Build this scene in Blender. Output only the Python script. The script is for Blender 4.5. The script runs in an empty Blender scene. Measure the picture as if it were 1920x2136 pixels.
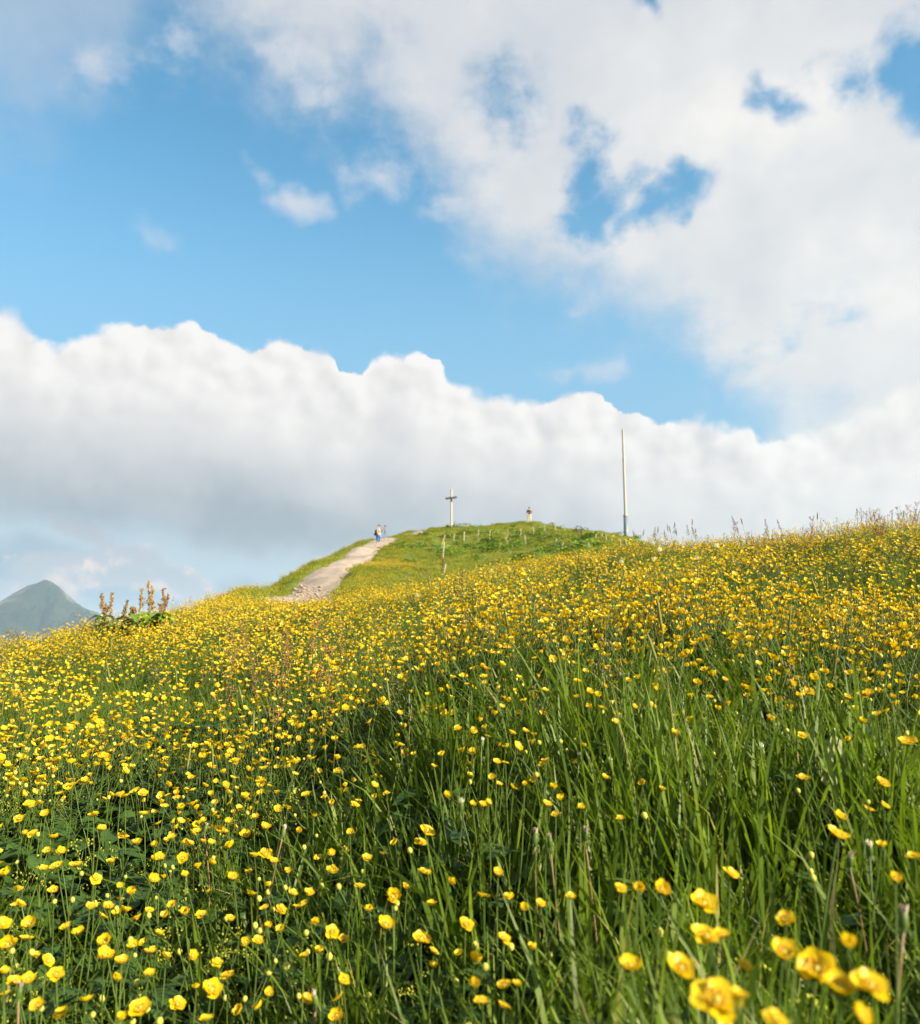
import bpy, math, random
import numpy as np
from mathutils import Vector, Matrix, Euler

random.seed(7)
rng = np.random.default_rng(11)
R = math.radians
scene = bpy.context.scene
C = scene.collection

# ------------------------------------------------------------------ camera
F_PX, CX, CY = 1700.0, 960.0, 1068.0          # focal length of the photograph, in its pixels
PITCH = R(9.0)
CAM_Z = 0.70
cam_data = bpy.data.cameras.new('camera')
cam = bpy.data.objects.new('camera', cam_data)
C.objects.link(cam)
cam.location = (0, 0, CAM_Z)
cam.rotation_euler = (R(90) + PITCH, 0, 0)
cam_data.sensor_fit = 'HORIZONTAL'
cam_data.sensor_width = 36.0
cam_data.lens = 36.0 * F_PX / 1920.0
cam_data.clip_start = 0.02
cam_data.clip_end = 60000
cam_data.dof.use_dof = True
cam_data.dof.focus_distance = 2.6
cam_data.dof.aperture_fstop = 6.8
scene.camera = cam
scene.view_settings.view_transform = 'Standard'
scene.view_settings.look = 'None'
EXPOSURE = 1.65                              # the photograph is exposed for a bright, airy picture
scene.view_settings.exposure = EXPOSURE
scene.view_settings.gamma = 1.0
scene.view_settings.use_curve_mapping = False
cy = scene.cycles
cy.max_bounces = 4
cy.diffuse_bounces = 2
cy.glossy_bounces = 2
cy.transmission_bounces = 3
cy.transparent_max_bounces = 6
cy.volume_bounces = 1
cy.use_denoising = True
cy.use_adaptive_sampling = True
cy.adaptive_threshold = 0.03
cy.caustics_reflective = False
cy.caustics_refractive = False


def ray(px, py):
    """direction of a point of the photograph, with unit horizontal length, and its azimuth"""
    u = (px - CX) / F_PX
    v = (CY - py) / F_PX
    x, y, z = u, math.cos(PITCH) - v * math.sin(PITCH), math.sin(PITCH) + v * math.cos(PITCH)
    h = math.hypot(x, y)
    return x / h, y / h, z / h


def azel(px, py):
    x, y, z = ray(px, py)
    return math.atan2(x, y), math.atan(z)


def at(px, py, r):
    x, y, z = ray(px, py)
    return Vector((x * r, y * r, CAM_Z + z * r))


# ------------------------------------------------------------------ sun
SUN_EL, SUN_AZ = R(29), R(121)                # azimuth from the view axis, clockwise
sun_dir = Vector((math.sin(SUN_AZ) * math.cos(SUN_EL), math.cos(SUN_AZ) * math.cos(SUN_EL), math.sin(SUN_EL)))
sd = bpy.data.lights.new('sun', 'SUN')
sun = bpy.data.objects.new('sun', sd)
C.objects.link(sun)
sd.energy = 5.0
sd.angle = R(0.53)
sd.color = (1.0, 0.88, 0.67)
sun.rotation_euler = (-sun_dir).to_track_quat('-Z', 'Y').to_euler()

# ------------------------------------------------------------------ shader expression helper
class NT:
    """writes node trees as expressions"""
    def __init__(self, tree):
        self.t = tree
        self.n = 0

    def node(self, kind, **kw):
        nd = self.t.nodes.new(kind)
        for k, v in kw.items():
            setattr(nd, k, v)
        self.n += 1
        nd.location = (self.n * 20, -self.n * 10)
        return nd

    def put(self, sock, val):
        if isinstance(val, E):
            self.t.links.new(val.s, sock)
        elif isinstance(val, bpy.types.NodeSocket):
            self.t.links.new(val, sock)
        elif val is not None:
            sock.default_value = val

    def math(self, op, a, b=None, c=None, clamp=False):
        nd = self.node('ShaderNodeMath', operation=op, use_clamp=clamp)
        self.put(nd.inputs[0], a)
        self.put(nd.inputs[1], b)
        self.put(nd.inputs[2], c)
        return E(self, nd.outputs[0])

    def smooth(self, x, lo, hi, a=0.0, b=1.0, kind='SMOOTHSTEP'):
        nd = self.node('ShaderNodeMapRange', interpolation_type=kind)
        for i, v in enumerate((x, lo, hi, a, b)):
            self.put(nd.inputs[i], v)
        return E(self, nd.outputs[0])

    def vmath(self, op, a, b=None, scale=None):
        nd = self.node('ShaderNodeVectorMath', operation=op)
        self.put(nd.inputs[0], a)
        self.put(nd.inputs[1], b)
        if scale is not None:
            self.put(nd.inputs['Scale'], scale)
        return E(self, nd.outputs['Value' if op in ('DOT_PRODUCT', 'LENGTH', 'DISTANCE') else 'Vector'])

    def vec(self, x, y, z):
        nd = self.node('ShaderNodeCombineXYZ')
        for i, v in enumerate((x, y, z)):
            self.put(nd.inputs[i], v)
        return E(self, nd.outputs[0])

    def sep(self, v):
        nd = self.node('ShaderNodeSeparateXYZ')
        self.put(nd.inputs[0], v)
        return [E(self, o) for o in nd.outputs]

    def noise(self, v, scale, detail=4.0, rough=0.5, lac=2.0, dist=0.0, color=False):
        nd = self.node('ShaderNodeTexNoise')
        self.put(nd.inputs['Vector'], v)
        for k, x in (('Scale', scale), ('Detail', detail), ('Roughness', rough), ('Lacunarity', lac), ('Distortion', dist)):
            self.put(nd.inputs[k], x)
        return E(self, nd.outputs['Color' if color else 'Fac'])

    def voronoi(self, v, scale, detail=0.0, rough=0.5, smooth=0.6, feature='SMOOTH_F1', out='Distance'):
        nd = self.node('ShaderNodeTexVoronoi', feature=feature)
        self.put(nd.inputs['Vector'], v)
        self.put(nd.inputs['Scale'], scale)
        nd.inputs['Detail'].default_value = detail
        nd.inputs['Roughness'].default_value = rough
        if feature == 'SMOOTH_F1':
            nd.inputs['Smoothness'].default_value = smooth
        return E(self, nd.outputs[out])

    def curve(self, x, pts):
        """value of a smooth curve through pts at x"""
        x0, x1 = pts[0][0], pts[-1][0]
        y0, y1 = min(p[1] for p in pts), max(p[1] for p in pts)
        nd = self.node('ShaderNodeFloatCurve')
        cv = nd.mapping.curves[0]
        n = [((a - x0) / (x1 - x0), (b - y0) / (y1 - y0)) for a, b in pts]
        cv.points[0].location = n[0]
        cv.points[1].location = n[-1]
        for p in n[1:-1]:
            cv.points.new(*p)
        for p in cv.points:
            p.handle_type = 'AUTO_CLAMPED'
        nd.mapping.update()
        self.put(nd.inputs['Value'], self.smooth(x, x0, x1, kind='LINEAR'))
        return E(self, nd.outputs[0]) * (y1 - y0) + y0

    def mix(self, f, a, b):
        nd = self.node('ShaderNodeMix', data_type='RGBA')
        self.put(nd.inputs[0], f)
        self.put(nd.inputs[6], a if isinstance(a, E) else (*a, 1))
        self.put(nd.inputs[7], b if isinstance(b, E) else (*b, 1))
        return E(self, nd.outputs[2])

    def ramp(self, f, stops):
        nd = self.node('ShaderNodeValToRGB')
        el = nd.color_ramp.elements
        while len(el) < len(stops):
            el.new(0.5)
        for e, (p, c) in zip(el, stops):
            e.position = p
            e.color = (*c, 1)
        self.put(nd.inputs[0], f)
        return E(self, nd.outputs[0])


class E:
    def __init__(self, nt, s):
        self.nt, self.s = nt, s
    def __add__(self, o): return self.nt.math('ADD', self, o)
    __radd__ = __add__
    def __mul__(self, o): return self.nt.math('MULTIPLY', self, o)
    __rmul__ = __mul__
    def __sub__(self, o): return self.nt.math('SUBTRACT', self, o)
    def __rsub__(self, o): return self.nt.math('SUBTRACT', o, self)
    def __truediv__(self, o): return self.nt.math('DIVIDE', self, o)
    def max(self, o): return self.nt.math('MAXIMUM', self, o)
    def min(self, o): return self.nt.math('MINIMUM', self, o)
    def clamp(self): return self.nt.math('ADD', self, 0.0, clamp=True)


def lin(r, g, b):
    """linear colour from 0..255 display values"""
    f = lambda c: c / 12.92 if c <= 0.04045 else ((c + 0.055) / 1.055) ** 2.4
    return tuple(f(x / 255.0) for x in (r, g, b))


# ------------------------------------------------------------------ sky with clouds
SKY_STRENGTH = 0.085
world = bpy.data.worlds.new('World')
scene.world = world
world.use_nodes = True
world.cycles.sampling_method = 'MANUAL'
world.cycles.sample_map_resolution = 256
world.node_tree.nodes.clear()
w = NT(world.node_tree)
sky = w.node('ShaderNodeTexSky', sky_type='NISHITA')
sky.sun_disc = False
sky.sun_elevation = SUN_EL
sky.sun_rotation = SUN_AZ
sky.altitude = 1500
sky.air_density = 1.0
sky.dust_density = 0.6
sky.ozone_density = 1.5
D = E(w, w.node('ShaderNodeTexCoord').outputs['Generated'])
dx, dy, dz = w.sep(D)
AZ = w.math('ARCTAN2', dx, dy)
EL = w.math('ARCSINE', dz)


def cl(r, g, b):
    """a cloud colour as seen in the sky, before the background strength"""
    return tuple(c / SKY_STRENGTH / 2 ** EXPOSURE for c in lin(r, g, b))


def poly(pts):
    return [azel(*p) for p in pts]


wn = w.noise(D, 7.0, 3.0, 0.6, color=True)
wx, wy, broad = w.sep(wn)
P0 = w.vec(AZ, EL, 0.0)
PW = w.vec(AZ + (wx - 0.5) * 0.15, EL + (wy - 0.5) * 0.13, 0.0)      # sky position with its outline broken up
fine = w.noise(D, 12.0, 7.0, 0.62)                      # ragged edges
streak = w.noise(w.vec(AZ + wx * 0.05, EL * 1.6 + wy * 0.06, 0.31), 14.0, 4.0, 0.6)


def blob(px, py, rx, ry, rot=0.0, pos=None, soft=True):
    """1 at a centre falling smoothly to 0 outside an ellipse, in angles of the sky"""
    a, e = azel(px, py)
    mp = w.node('ShaderNodeMapping', vector_type='TEXTURE')
    w.put(mp.inputs['Vector'], pos or PW)
    mp.inputs['Location'].default_value = (a, e, 0)
    mp.inputs['Rotation'].default_value = (0, 0, R(rot))
    mp.inputs['Scale'].default_value = (1.35 * rx / F_PX, 1.35 * ry / F_PX, 1)
    g = w.node('ShaderNodeTexGradient', gradient_type='SPHERICAL')
    w.put(g.inputs[0], E(w, mp.outputs[0]))
    return E(w, g.outputs['Fac'])


def most(*b):
    r = b[0]
    for x in b[1:]:
        r = r.max(x)
    return r


# high broken deck, upper right
lowedge = w.curve(AZ, poly([(-500, 40), (-60, 215), (60, 215), (150, 170), (230, 110), (300, -10), (390, -60), (430, 0), (560, 75), (700, 120),
                            (800, 165), (880, 240), (950, 370), (1050, 500), (1180, 570), (1400, 610),
                            (1500, 690), (1600, 830), (1700, 900), (1850, 950), (2000, 960), (2400, 850)]))
rough = (fine - 0.5) * 1.5 + (streak - 0.5) * 0.9
deck = (EL - lowedge) * 8.0 + rough + 0.42
holes = most(blob(1205, 345, 70, 95, 10), blob(1250, 430, 110, 62), blob(1350, 448, 105, 48), blob(1425, 405, 80, 40) * 0.75, blob(1612, 228, 45, 44) * 0.85, blob(1730, 192, 120, 50) * 0.55,
             blob(1908, 150, 90, 85) * 1.1, blob(1050, 235, 90, 120, 30) * 0.40, blob(1345, -5, 34, 30) * 0.9, blob(1640, 700, 150, 60) * 0.5)
deck = w.math('MINIMUM', deck, 1.05 + rough * 0.35) - holes * 1.75 + rough * w.smooth(holes, 0.0, 0.25) * 1.7
d_deck = w.smooth(deck, -0.35, 1.0) * w.smooth(AZ, azel(330, 0)[0], azel(560, 0)[0], 0.42, 1.0)

# loose wisps
wisp = most(blob(540, 350, 70, 40, -20) * 0.95, blob(615, 408, 80, 46, -28) * 1.5, blob(800, 365, 120, 115), blob(915, 440, 130, 70) * 0.8,
            blob(330, 520, 55, 45) * 0.5, blob(1185, 655, 70, 45) * 0.9, blob(1215, 778, 150, 40) * 1.0, blob(1500, 672, 150, 55, -5),
            blob(1570, 805, 150, 55) * 0.8, blob(1720, 720, 260, 90, -8) * 1.2, blob(370, 95, 75, 85) * 0.9, blob(240, 170, 120, 50) * 0.8,
            blob(600, 145, 130, 60, -25))
d_wisp = w.smooth(wisp * 1.25 + rough * 1.7, 0.40, 1.75) * w.smooth(wisp, 0.0, 0.45)

# cumulus bank
top = w.curve(AZ, poly([(-700, 700), (-300, 640), (-60, 600), (40, 625), (95, 690), (170, 690), (240, 660), (330, 672), (420, 668), (480, 695), (600, 690),
                        (660, 695), (700, 730), (714, 775), (750, 775), (780, 722), (830, 712), (905, 742), (960, 785), (1060, 815), (1130, 830),
                        (1190, 812), (1240, 806), (1262, 840), (1330, 855), (1400, 866), (1440, 852), (1500, 868), (1560, 862), (1585, 905),
                        (1640, 890), (1720, 868), (1800, 830), (1920, 780), (2300, 760)]))
bot = w.curve(AZ, poly([(-700, 1050), (-100, 1080), (100, 1100), (300, 1130), (500, 1165), (800, 1190), (1100, 1240), (1500, 1300), (2200, 1320)]))
DW = w.vmath('ADD', D, w.vmath('SCALE', wn, None, scale=0.020))
puff = w.voronoi(DW, 20.0, 1.5, 0.55, feature='F1')
puff2 = w.voronoi(w.vmath('ADD', DW, (0.012, 0.0, 0.010)), 20.0, 1.5, 0.55, feature='F1')
lump = w.noise(D, 8.0, 4.0, 0.55)
bn = w.noise(D, 52.0, 4.5, 0.65)
s_top = top - EL + (0.42 - puff) * w.smooth(lump, 0.36, 0.62, 0.008, 0.024) + (bn - 0.5) * 0.022 + (fine - 0.5) * 0.016 + 0.004
d_bank = w.smooth(s_top, 0.0, w.smooth(broad, 0.38, 0.62, 0.002, 0.020))
d_bank = d_bank * w.smooth(EL - bot + (fine - 0.5) * 0.07, -0.014, 0.035)
hgt = w.smooth(EL, bot, top, kind='LINEAR')
lump2 = w.noise(w.vmath('ADD', D, (0.03, 0.0, 0.022)), 8.0, 4.0, 0.55)
relief = (lump - lump2) * 0.65 + ((puff2 - puff) * 0.55 + (0.45 - puff) * 0.06 + (bn - 0.5) * 0.18) * w.smooth(hgt, 0.40, 1.0, 0.10, 1.0)
dark = blob(330, 1110, 900, 200, pos=P0) * 0.66 + blob(1250, 1110, 900, 150, pos=P0) * 0.18
lit = w.smooth(hgt, 0.0, 0.75, 0.64, 0.90) + relief * 0.55 + (lump - 0.5) * 0.15 - dark * 0.50
edge_lit = w.smooth(s_top, 0.05, 0.0) * 0.07
bank_col = w.ramp((lit + edge_lit).clamp(), [(0.0, cl(138, 152, 166)), (0.35, cl(166, 176, 186)), (0.62, cl(208, 210, 213)), (0.82, cl(233, 230, 228)), (1.0, cl(251, 248, 245))])

deck_lit = 0.42 + (broad - 0.5) * 0.5 + (lump - 0.5) * 0.4 + (lump - lump2) * 0.6 + (fine - 0.5) * 0.35 + most(blob(1560, 290, 420, 200), blob(1880, 640, 400, 330)) * 0.45
deck_col = w.ramp(deck_lit.clamp(), [(0.0, cl(203, 209, 218)), (0.45, cl(219, 221, 225)), (0.75, cl(232, 232, 232)), (1.0, cl(248, 245, 240))])

# small low clouds under the bank, far left
lo = most(blob(130, 1192, 95, 42, 0, P0), blob(265, 1178, 85, 48, 0, P0), blob(350, 1210, 95, 34, -14, P0), blob(165, 1105, 60, 26, -15, P0) * 0.7, blob(10, 1238, 130, 26, 0, P0))
d_lo = w.smooth(lo * 1.5 + (bn - 0.5) * 1.3 + (fine - 0.5) * 0.9, 0.22, 0.62) * w.smooth(lo, 0.0, 0.15)
lo_col = w.ramp(w.smooth((0.42 - puff) * 0.5 + (bn - 0.5) * 1.0 + (lump - lump2) * 1.5, -0.28, 0.22), [(0.0, cl(188, 195, 206)), (0.4, cl(226, 215, 212)), (1.0, cl(248, 231, 222))])
d_gl = w.smooth(most(blob(0, 1190, 230, 60), blob(170, 1230, 320, 45), blob(430, 1240, 300, 40) * 0.8) + (streak - 0.5) * 0.3, 0.10, 0.6) * 0.65

# pale milky air near the horizon
milk = w.smooth(EL, 0.27, 0.11) * 0.97
tint = w.vmath('MULTIPLY', E(w, sky.outputs[0]), (0.52, 0.98, 0.94))
tint = w.mix(w.smooth(EL, 0.60, 0.22) * 0.85, tint, cl(148, 194, 224))
base = w.mix(milk, tint, cl(188, 207, 218))
base = w.mix(d_gl, base, cl(152, 172, 194))
base = w.mix(d_lo, base, lo_col)
base = w.mix(d_wisp * 0.8, base, cl(218, 223, 231))
base = w.mix(d_deck * 0.97, base, deck_col)
base = w.mix(d_bank, base, bank_col)
bg = w.node('ShaderNodeBackground')
bg.inputs['Strength'].default_value = SKY_STRENGTH
w.put(bg.inputs['Color'], base)
wo = w.node('ShaderNodeOutputWorld')
world.node_tree.links.new(bg.outputs[0], wo.inputs[0])

# ------------------------------------------------------------------ helpers for objects
def tag(o, label=None, category=None, group=None, kind=None):
    for k, v in (('label', label), ('category', category), ('group', group), ('kind', kind)):
        if v is not None:
            o[k] = v
    return o


def link(name, data, parent=None, loc=None, rot=None, scale=None):
    o = bpy.data.objects.new(name, data)
    C.objects.link(o)
    if parent is not None:
        o.parent = parent
    if loc is not None:
        o.location = loc
    if rot is not None:
        o.rotation_euler = rot
    if scale is not None:
        o.scale = scale if hasattr(scale, '__len__') else (scale,) * 3
    return o


class MB:
    """collects vertices and faces, with one material index for each face"""
    def __init__(self):
        self.v, self.f, self.m = [], [], []

    def add(self, vs, fs, m=0):
        o = len(self.v)
        self.v += [tuple(p) for p in vs]
        self.f += [tuple(i + o for i in f) for f in fs]
        self.m += [m] * len(fs)

    def tube(self, pts, rad, n=5, m=0, cap=True):
        """a tube along pts; rad is a number or one number for each point"""
        pts = [Vector(p) for p in pts]
        rad = rad if hasattr(rad, '__len__') else [rad] * len(pts)
        vs, fs = [], []
        for i, p in enumerate(pts):
            t = (pts[min(i + 1, len(pts) - 1)] - pts[max(i - 1, 0)]).normalized()
            a = t.cross(Vector((0.31, 0.95, 0.05)) if abs(t.y) < 0.9 else Vector((1, 0, 0))).normalized()
            b = t.cross(a)
            vs += [p + (a * math.cos(2 * math.pi * k / n) + b * math.sin(2 * math.pi * k / n)) * rad[i] for k in range(n)]
        for i in range(len(pts) - 1):
            for k in range(n):
                fs.append((i * n + k, i * n + (k + 1) % n, (i + 1) * n + (k + 1) % n, (i + 1) * n + k))
        if cap:
            fs += [tuple(range(n))[::-1], tuple((len(pts) - 1) * n + k for k in range(n))]
        self.add(vs, fs, m)

    def strip(self, pts, wid, side, m=0, fold=0.0):
        """a flat leaf along pts with half-widths wid; side is the sideways direction; fold lifts both margins"""
        side = Vector(side).normalized()
        vs, fs = [], []
        for p, h in zip(pts, wid):
            p = Vector(p)
            if fold:
                vs += [p - side * h + Vector((0, 0, fold * h)), p, p + side * h + Vector((0, 0, fold * h))]
            else:
                vs += [p - side * h, p + side * h]
        k = 3 if fold else 2
        for i in range(len(pts) - 1):
            for j in range(k - 1):
                fs.append((i * k + j, i * k + j + 1, (i + 1) * k + j + 1, (i + 1) * k + j))
        self.add(vs, fs, m)

    def ball(self, c, r, m=0, n=6, rings=4, sz=1.0):
        c = Vector(c)
        vs = [c + Vector((0, 0, -r * sz))]
        for i in range(1, rings):
            a = math.pi * i / rings
            vs += [c + Vector((r * math.sin(a) * math.cos(2 * math.pi * k / n), r * math.sin(a) * math.sin(2 * math.pi * k / n), -r * sz * math.cos(a))) for k in range(n)]
        vs.append(c + Vector((0, 0, r * sz)))
        fs = [(0, 1 + (k + 1) % n, 1 + k) for k in range(n)]
        for i in range(rings - 2):
            for k in range(n):
                fs.append((1 + i * n + k, 1 + i * n + (k + 1) % n, 1 + (i + 1) * n + (k + 1) % n, 1 + (i + 1) * n + k))
        t = 1 + (rings - 2) * n
        fs += [(t + k, t + (k + 1) % n, len(vs) - 1) for k in range(n)]
        self.add(vs, fs, m)

    def box(self, x0, x1, y0, y1, z0, z1, m=0):
        self.add([(x0, y0, z0), (x1, y0, z0), (x1, y1, z0), (x0, y1, z0), (x0, y0, z1), (x1, y0, z1), (x1, y1, z1), (x0, y1, z1)],
                 [(3, 2, 1, 0), (4, 5, 6, 7), (0, 1, 5, 4), (1, 2, 6, 5), (2, 3, 7, 6), (3, 0, 4, 7)], m)

    def mesh(self, name, mats, smooth=True):
        me = bpy.data.meshes.new(name)
        me.from_pydata(self.v, [], self.f)
        for mt in (mats if isinstance(mats, (list, tuple)) else [mats]):
            me.materials.append(mt)
        if any(self.m):
            me.polygons.foreach_set('material_index', self.m)
        if smooth:
            me.polygons.foreach_set('use_smooth', [True] * len(me.polygons))
        me.update()
        return me


def grid_mesh(name, P, mat, wrap=False):
    """mesh from an array of points [rows, cols, 3]"""
    r, c, _ = P.shape
    me = bpy.data.meshes.new(name)
    idx = np.arange(r * c).reshape(r, c)
    if wrap:
        idx = np.concatenate([idx, idx[:, :1]], 1)
    q = np.stack([idx[:-1, :-1], idx[:-1, 1:], idx[1:, 1:], idx[1:, :-1]], -1).reshape(-1, 4)
    me.vertices.add(r * c)
    me.vertices.foreach_set('co', P.reshape(-1).astype(np.float32))
    me.loops.add(q.size)
    me.loops.foreach_set('vertex_index', q.reshape(-1).astype(np.int32))
    me.polygons.add(len(q))
    me.polygons.foreach_set('loop_start', np.arange(0, q.size, 4, dtype=np.int32))
    me.polygons.foreach_set('use_smooth', np.ones(len(q), bool))
    me.materials.append(mat)
    me.update(calc_edges=True)
    me.validate()
    return me


def material(name):
    m = bpy.data.materials.new(name)
    m.use_nodes = True
    m.node_tree.nodes.clear()
    return m, NT(m.node_tree)


def finish(nt, surf):
    o = nt.node('ShaderNodeOutputMaterial')
    nt.t.links.new(surf, o.inputs['Surface'])


def principled(nt, col, rough=0.6, spec=0.4, normal=None, metal=0.0):
    b = nt.node('ShaderNodeBsdfPrincipled')
    nt.put(b.inputs['Base Color'], col if isinstance(col, E) else (*col, 1))
    nt.put(b.inputs['Roughness'], rough)
    nt.put(b.inputs['Specular IOR Level'], spec)
    nt.put(b.inputs['Metallic'], metal)
    if normal is not None:
        nt.t.links.new(normal, b.inputs['Normal'])
    return b.outputs[0]


def bump(nt, h, strength=0.5, dist=0.01):
    b = nt.node('ShaderNodeBump')
    b.inputs['Strength'].default_value = strength
    b.inputs['Distance'].default_value = dist
    nt.put(b.inputs['Height'], h)
    return b.outputs[0]


def leaf_mat(name, cols, trans=0.35, rough=0.55, spec=0.3, tip=None, dry=None):
    """a thin plant surface: colour varies from plant to plant, light shines through"""
    m, nt = material(name)
    oi = nt.node('ShaderNodeObjectInfo')
    rnd = E(nt, oi.outputs['Random'])
    geo = nt.node('ShaderNodeNewGeometry')
    isl = E(nt, geo.outputs['Random Per Island'])
    f = (rnd * 0.55 + isl * 0.45).clamp()
    n = len(cols)
    col = nt.ramp(f, [(i / max(1, n - 1), c) for i, c in enumerate(cols)])
    if dry:
        col = nt.mix(nt.smooth(isl, 0.965, 0.97) * 0.8, col, dry)
    tc = nt.node('ShaderNodeTexCoord')
    streaks = nt.noise(tc.outputs['Object'], 60.0, 2.0)
    col = nt.mix((streaks - 0.35) * 0.5, col, tip if tip else cols[-1])
    p = principled(nt, col, rough, spec)
    t = nt.node('ShaderNodeBsdfTranslucent')
    nt.put(t.inputs['Color'], nt.vmath('MULTIPLY', col, (1.25, 1.25, 0.7)))
    mx = nt.node('ShaderNodeMixShader')
    mx.inputs[0].default_value = trans
    nt.t.links.new(p, mx.inputs[1])
    nt.t.links.new(t.outputs[0], mx.inputs[2])
    finish(nt, mx.outputs[0])
    return m


def plain_mat(name, col, rough=0.6, spec=0.4, var=0.15, scale=8.0, metal=0.0, bmp=0.0):
    m, nt = material(name)
    tc = nt.node('ShaderNodeTexCoord')
    n = nt.noise(tc.outputs['Object'], scale, 5.0, 0.6)
    oi = E(nt, nt.node('ShaderNodeObjectInfo').outputs['Random'])
    c = nt.mix((n * 0.7 + oi * 0.3).clamp(), tuple(x * (1 - var) for x in col), tuple(min(1, x * (1 + var)) for x in col))
    finish(nt, principled(nt, c, rough, spec, bump(nt, n, bmp, 0.01) if bmp else None, metal))
    return m


# ------------------------------------------------------------------ lie of the land
# points of the visible plant tops: photo x, photo y, distance in metres; the ground lies one plant height below
TOPS = [
    (-700, 2136, 1.1), (-700, 1700, 2.0), (-700, 1480, 3.6), (-700, 1400, 8), (-700, 1460, 14), (-700, 1800, 30), (-700, 2000, 90),
    (0, 2136, 1.0), (0, 1800, 1.75), (0, 1600, 2.5), (0, 1500, 3.1), (0, 1400, 5), (0, 1350, 8), (0, 1380, 13), (0, 1600, 25), (0, 1750, 60), (0, 1800, 140),
    (300, 2136, 1.0), (300, 1800, 1.65), (300, 1600, 2.3), (300, 1480, 3.1), (300, 1385, 4.6), (300, 1318, 7.5), (300, 1288, 10), (300, 1330, 16), (300, 1500, 30), (300, 1650, 70),
    (500, 2136, .95), (500, 1800, 1.6), (500, 1600, 2.2), (500, 1450, 3.2), (500, 1350, 5), (500, 1290, 7.5), (500, 1264, 11), (500, 1262, 17), (500, 1246, 24), (500, 1230, 30), (500, 1270, 42), (500, 1450, 75),
    (430, 1278, 11), (430, 1270, 16), (430, 1258, 22), (430, 1300, 35), (430, 1480, 70),
    (625, 1262, 11), (625, 1276, 17), (625, 1262, 28), (625, 1250, 33), (640, 1226, 37), (655, 1185, 45), (650, 1167, 49), (650, 1210, 62), (650, 1380, 105),
    (740, 1250, 11), (740, 1262, 18), (740, 1212, 36), (740, 1176, 49), (740, 1150, 58), (735, 1136, 64), (735, 1165, 78), (735, 1320, 115),
    (800, 1238, 11), (800, 1250, 18), (800, 1195, 42), (800, 1160, 55), (800, 1138, 64), (800, 1123, 72), (800, 1150, 90),
    (860, 1228, 10.5), (860, 1242, 18), (860, 1200, 40), (860, 1160, 55), (860, 1128, 70), (860, 1113, 82), (860, 1140, 102),
    (944, 1215, 10), (944, 1232, 18), (944, 1200, 40), (944, 1160, 56), (944, 1122, 72), (944, 1098, 85), (944, 1135, 108),
    (960, 2136, .95), (960, 1900, 1.28), (960, 1700, 1.45), (960, 1550, 1.68), (960, 1400, 2.05), (960, 1300, 3), (960, 1250, 4.3), (960, 1228, 6.5),
    (1105, 1240, 3.2), (1105, 1215, 5), (1105, 1178, 10), (1105, 1195, 20), (1105, 1168, 48), (1105, 1130, 70), (1105, 1092, 90), (1105, 1135, 112),
    (1300, 2136, .65), (1300, 2000, .78), (1300, 1800, 1.1), (1300, 1600, 1.55), (1300, 1400, 1.98), (1300, 1300, 2.35),
    (1307, 1250, 2.8), (1307, 1236, 3.5), (1307, 1200, 5), (1307, 1170, 7), (1307, 1150, 9), (1307, 1170, 20), (1307, 1135, 60), (1307, 1122, 85), (1307, 1155, 110),
    (1450, 1252, 2.4), (1450, 1232, 3.3), (1450, 1190, 5), (1450, 1156, 7), (1450, 1136, 9), (1450, 1150, 14), (1450, 1165, 40), (1450, 1190, 90),
    (1700, 2100, .5), (1700, 1950, .68), (1700, 1800, 1.0), (1700, 1600, 1.45), (1700, 1400, 1.8), (1690, 1310, 2.2),
    (1650, 1255, 3.2), (1650, 1190, 5), (1650, 1150, 6.5), (1650, 1115, 8.8), (1650, 1140, 14), (1650, 1185, 50), (1650, 1210, 100),
    (1900, 2100, .48), (1900, 1800, .95), (1900, 1500, 1.6), (1900, 1330, 2.2), (1900, 1240, 3.2), (1900, 1180, 5), (1900, 1130, 7), (1900, 1092, 9.2), (1900, 1118, 14), (1900, 1185, 50), (1900, 1210, 100),
    (2500, 2100, .6), (2500, 1700, 1.2), (2500, 1350, 2.2), (2500, 1200, 5), (2500, 1110, 9), (2500, 1130, 14), (2500, 1200, 50), (2500, 1220, 100),
]


def plant_height(r):
    return np.interp(np.log(np.maximum(r, 0.05)), np.log([0.3, 2.5, 5, 10, 30, 60, 150]), [0.34, 0.34, 0.32, 0.28, 0.20, 0.12, 0.05])


KA = 4.5
_ctl, _val = [], []
for _x, _y, _r in TOPS:
    _a, _ = azel(_x, _y)
    _z = at(_x, _y, _r).z - float(plant_height(_r)) - CAM_Z
    _ctl.append((_a * KA, math.log(_r)))
    _val.append(_z / (_r + 1.0))
_ctl, _val = np.array(_ctl), np.array(_val)


def _phi(d2):
    return np.where(d2 > 1e-12, 0.5 * d2 * np.log(np.maximum(d2, 1e-12)), 0.0)


_n = len(_ctl)
_K = _phi(((_ctl[:, None] - _ctl[None]) ** 2).sum(-1)) + np.diag([0.12 if t[2] < 2.9 else (0.02 if t[2] < 6 else 0.004) for t in TOPS])
_A = np.zeros((_n + 3, _n + 3))
_A[:_n, :_n] = _K
_A[:_n, _n], _A[:_n, _n + 1:] = 1, _ctl
_A[_n, :_n], _A[_n + 1:, :_n] = 1, _ctl.T
_W = np.linalg.solve(_A, np.concatenate([_val, np.zeros(3)]))


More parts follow.
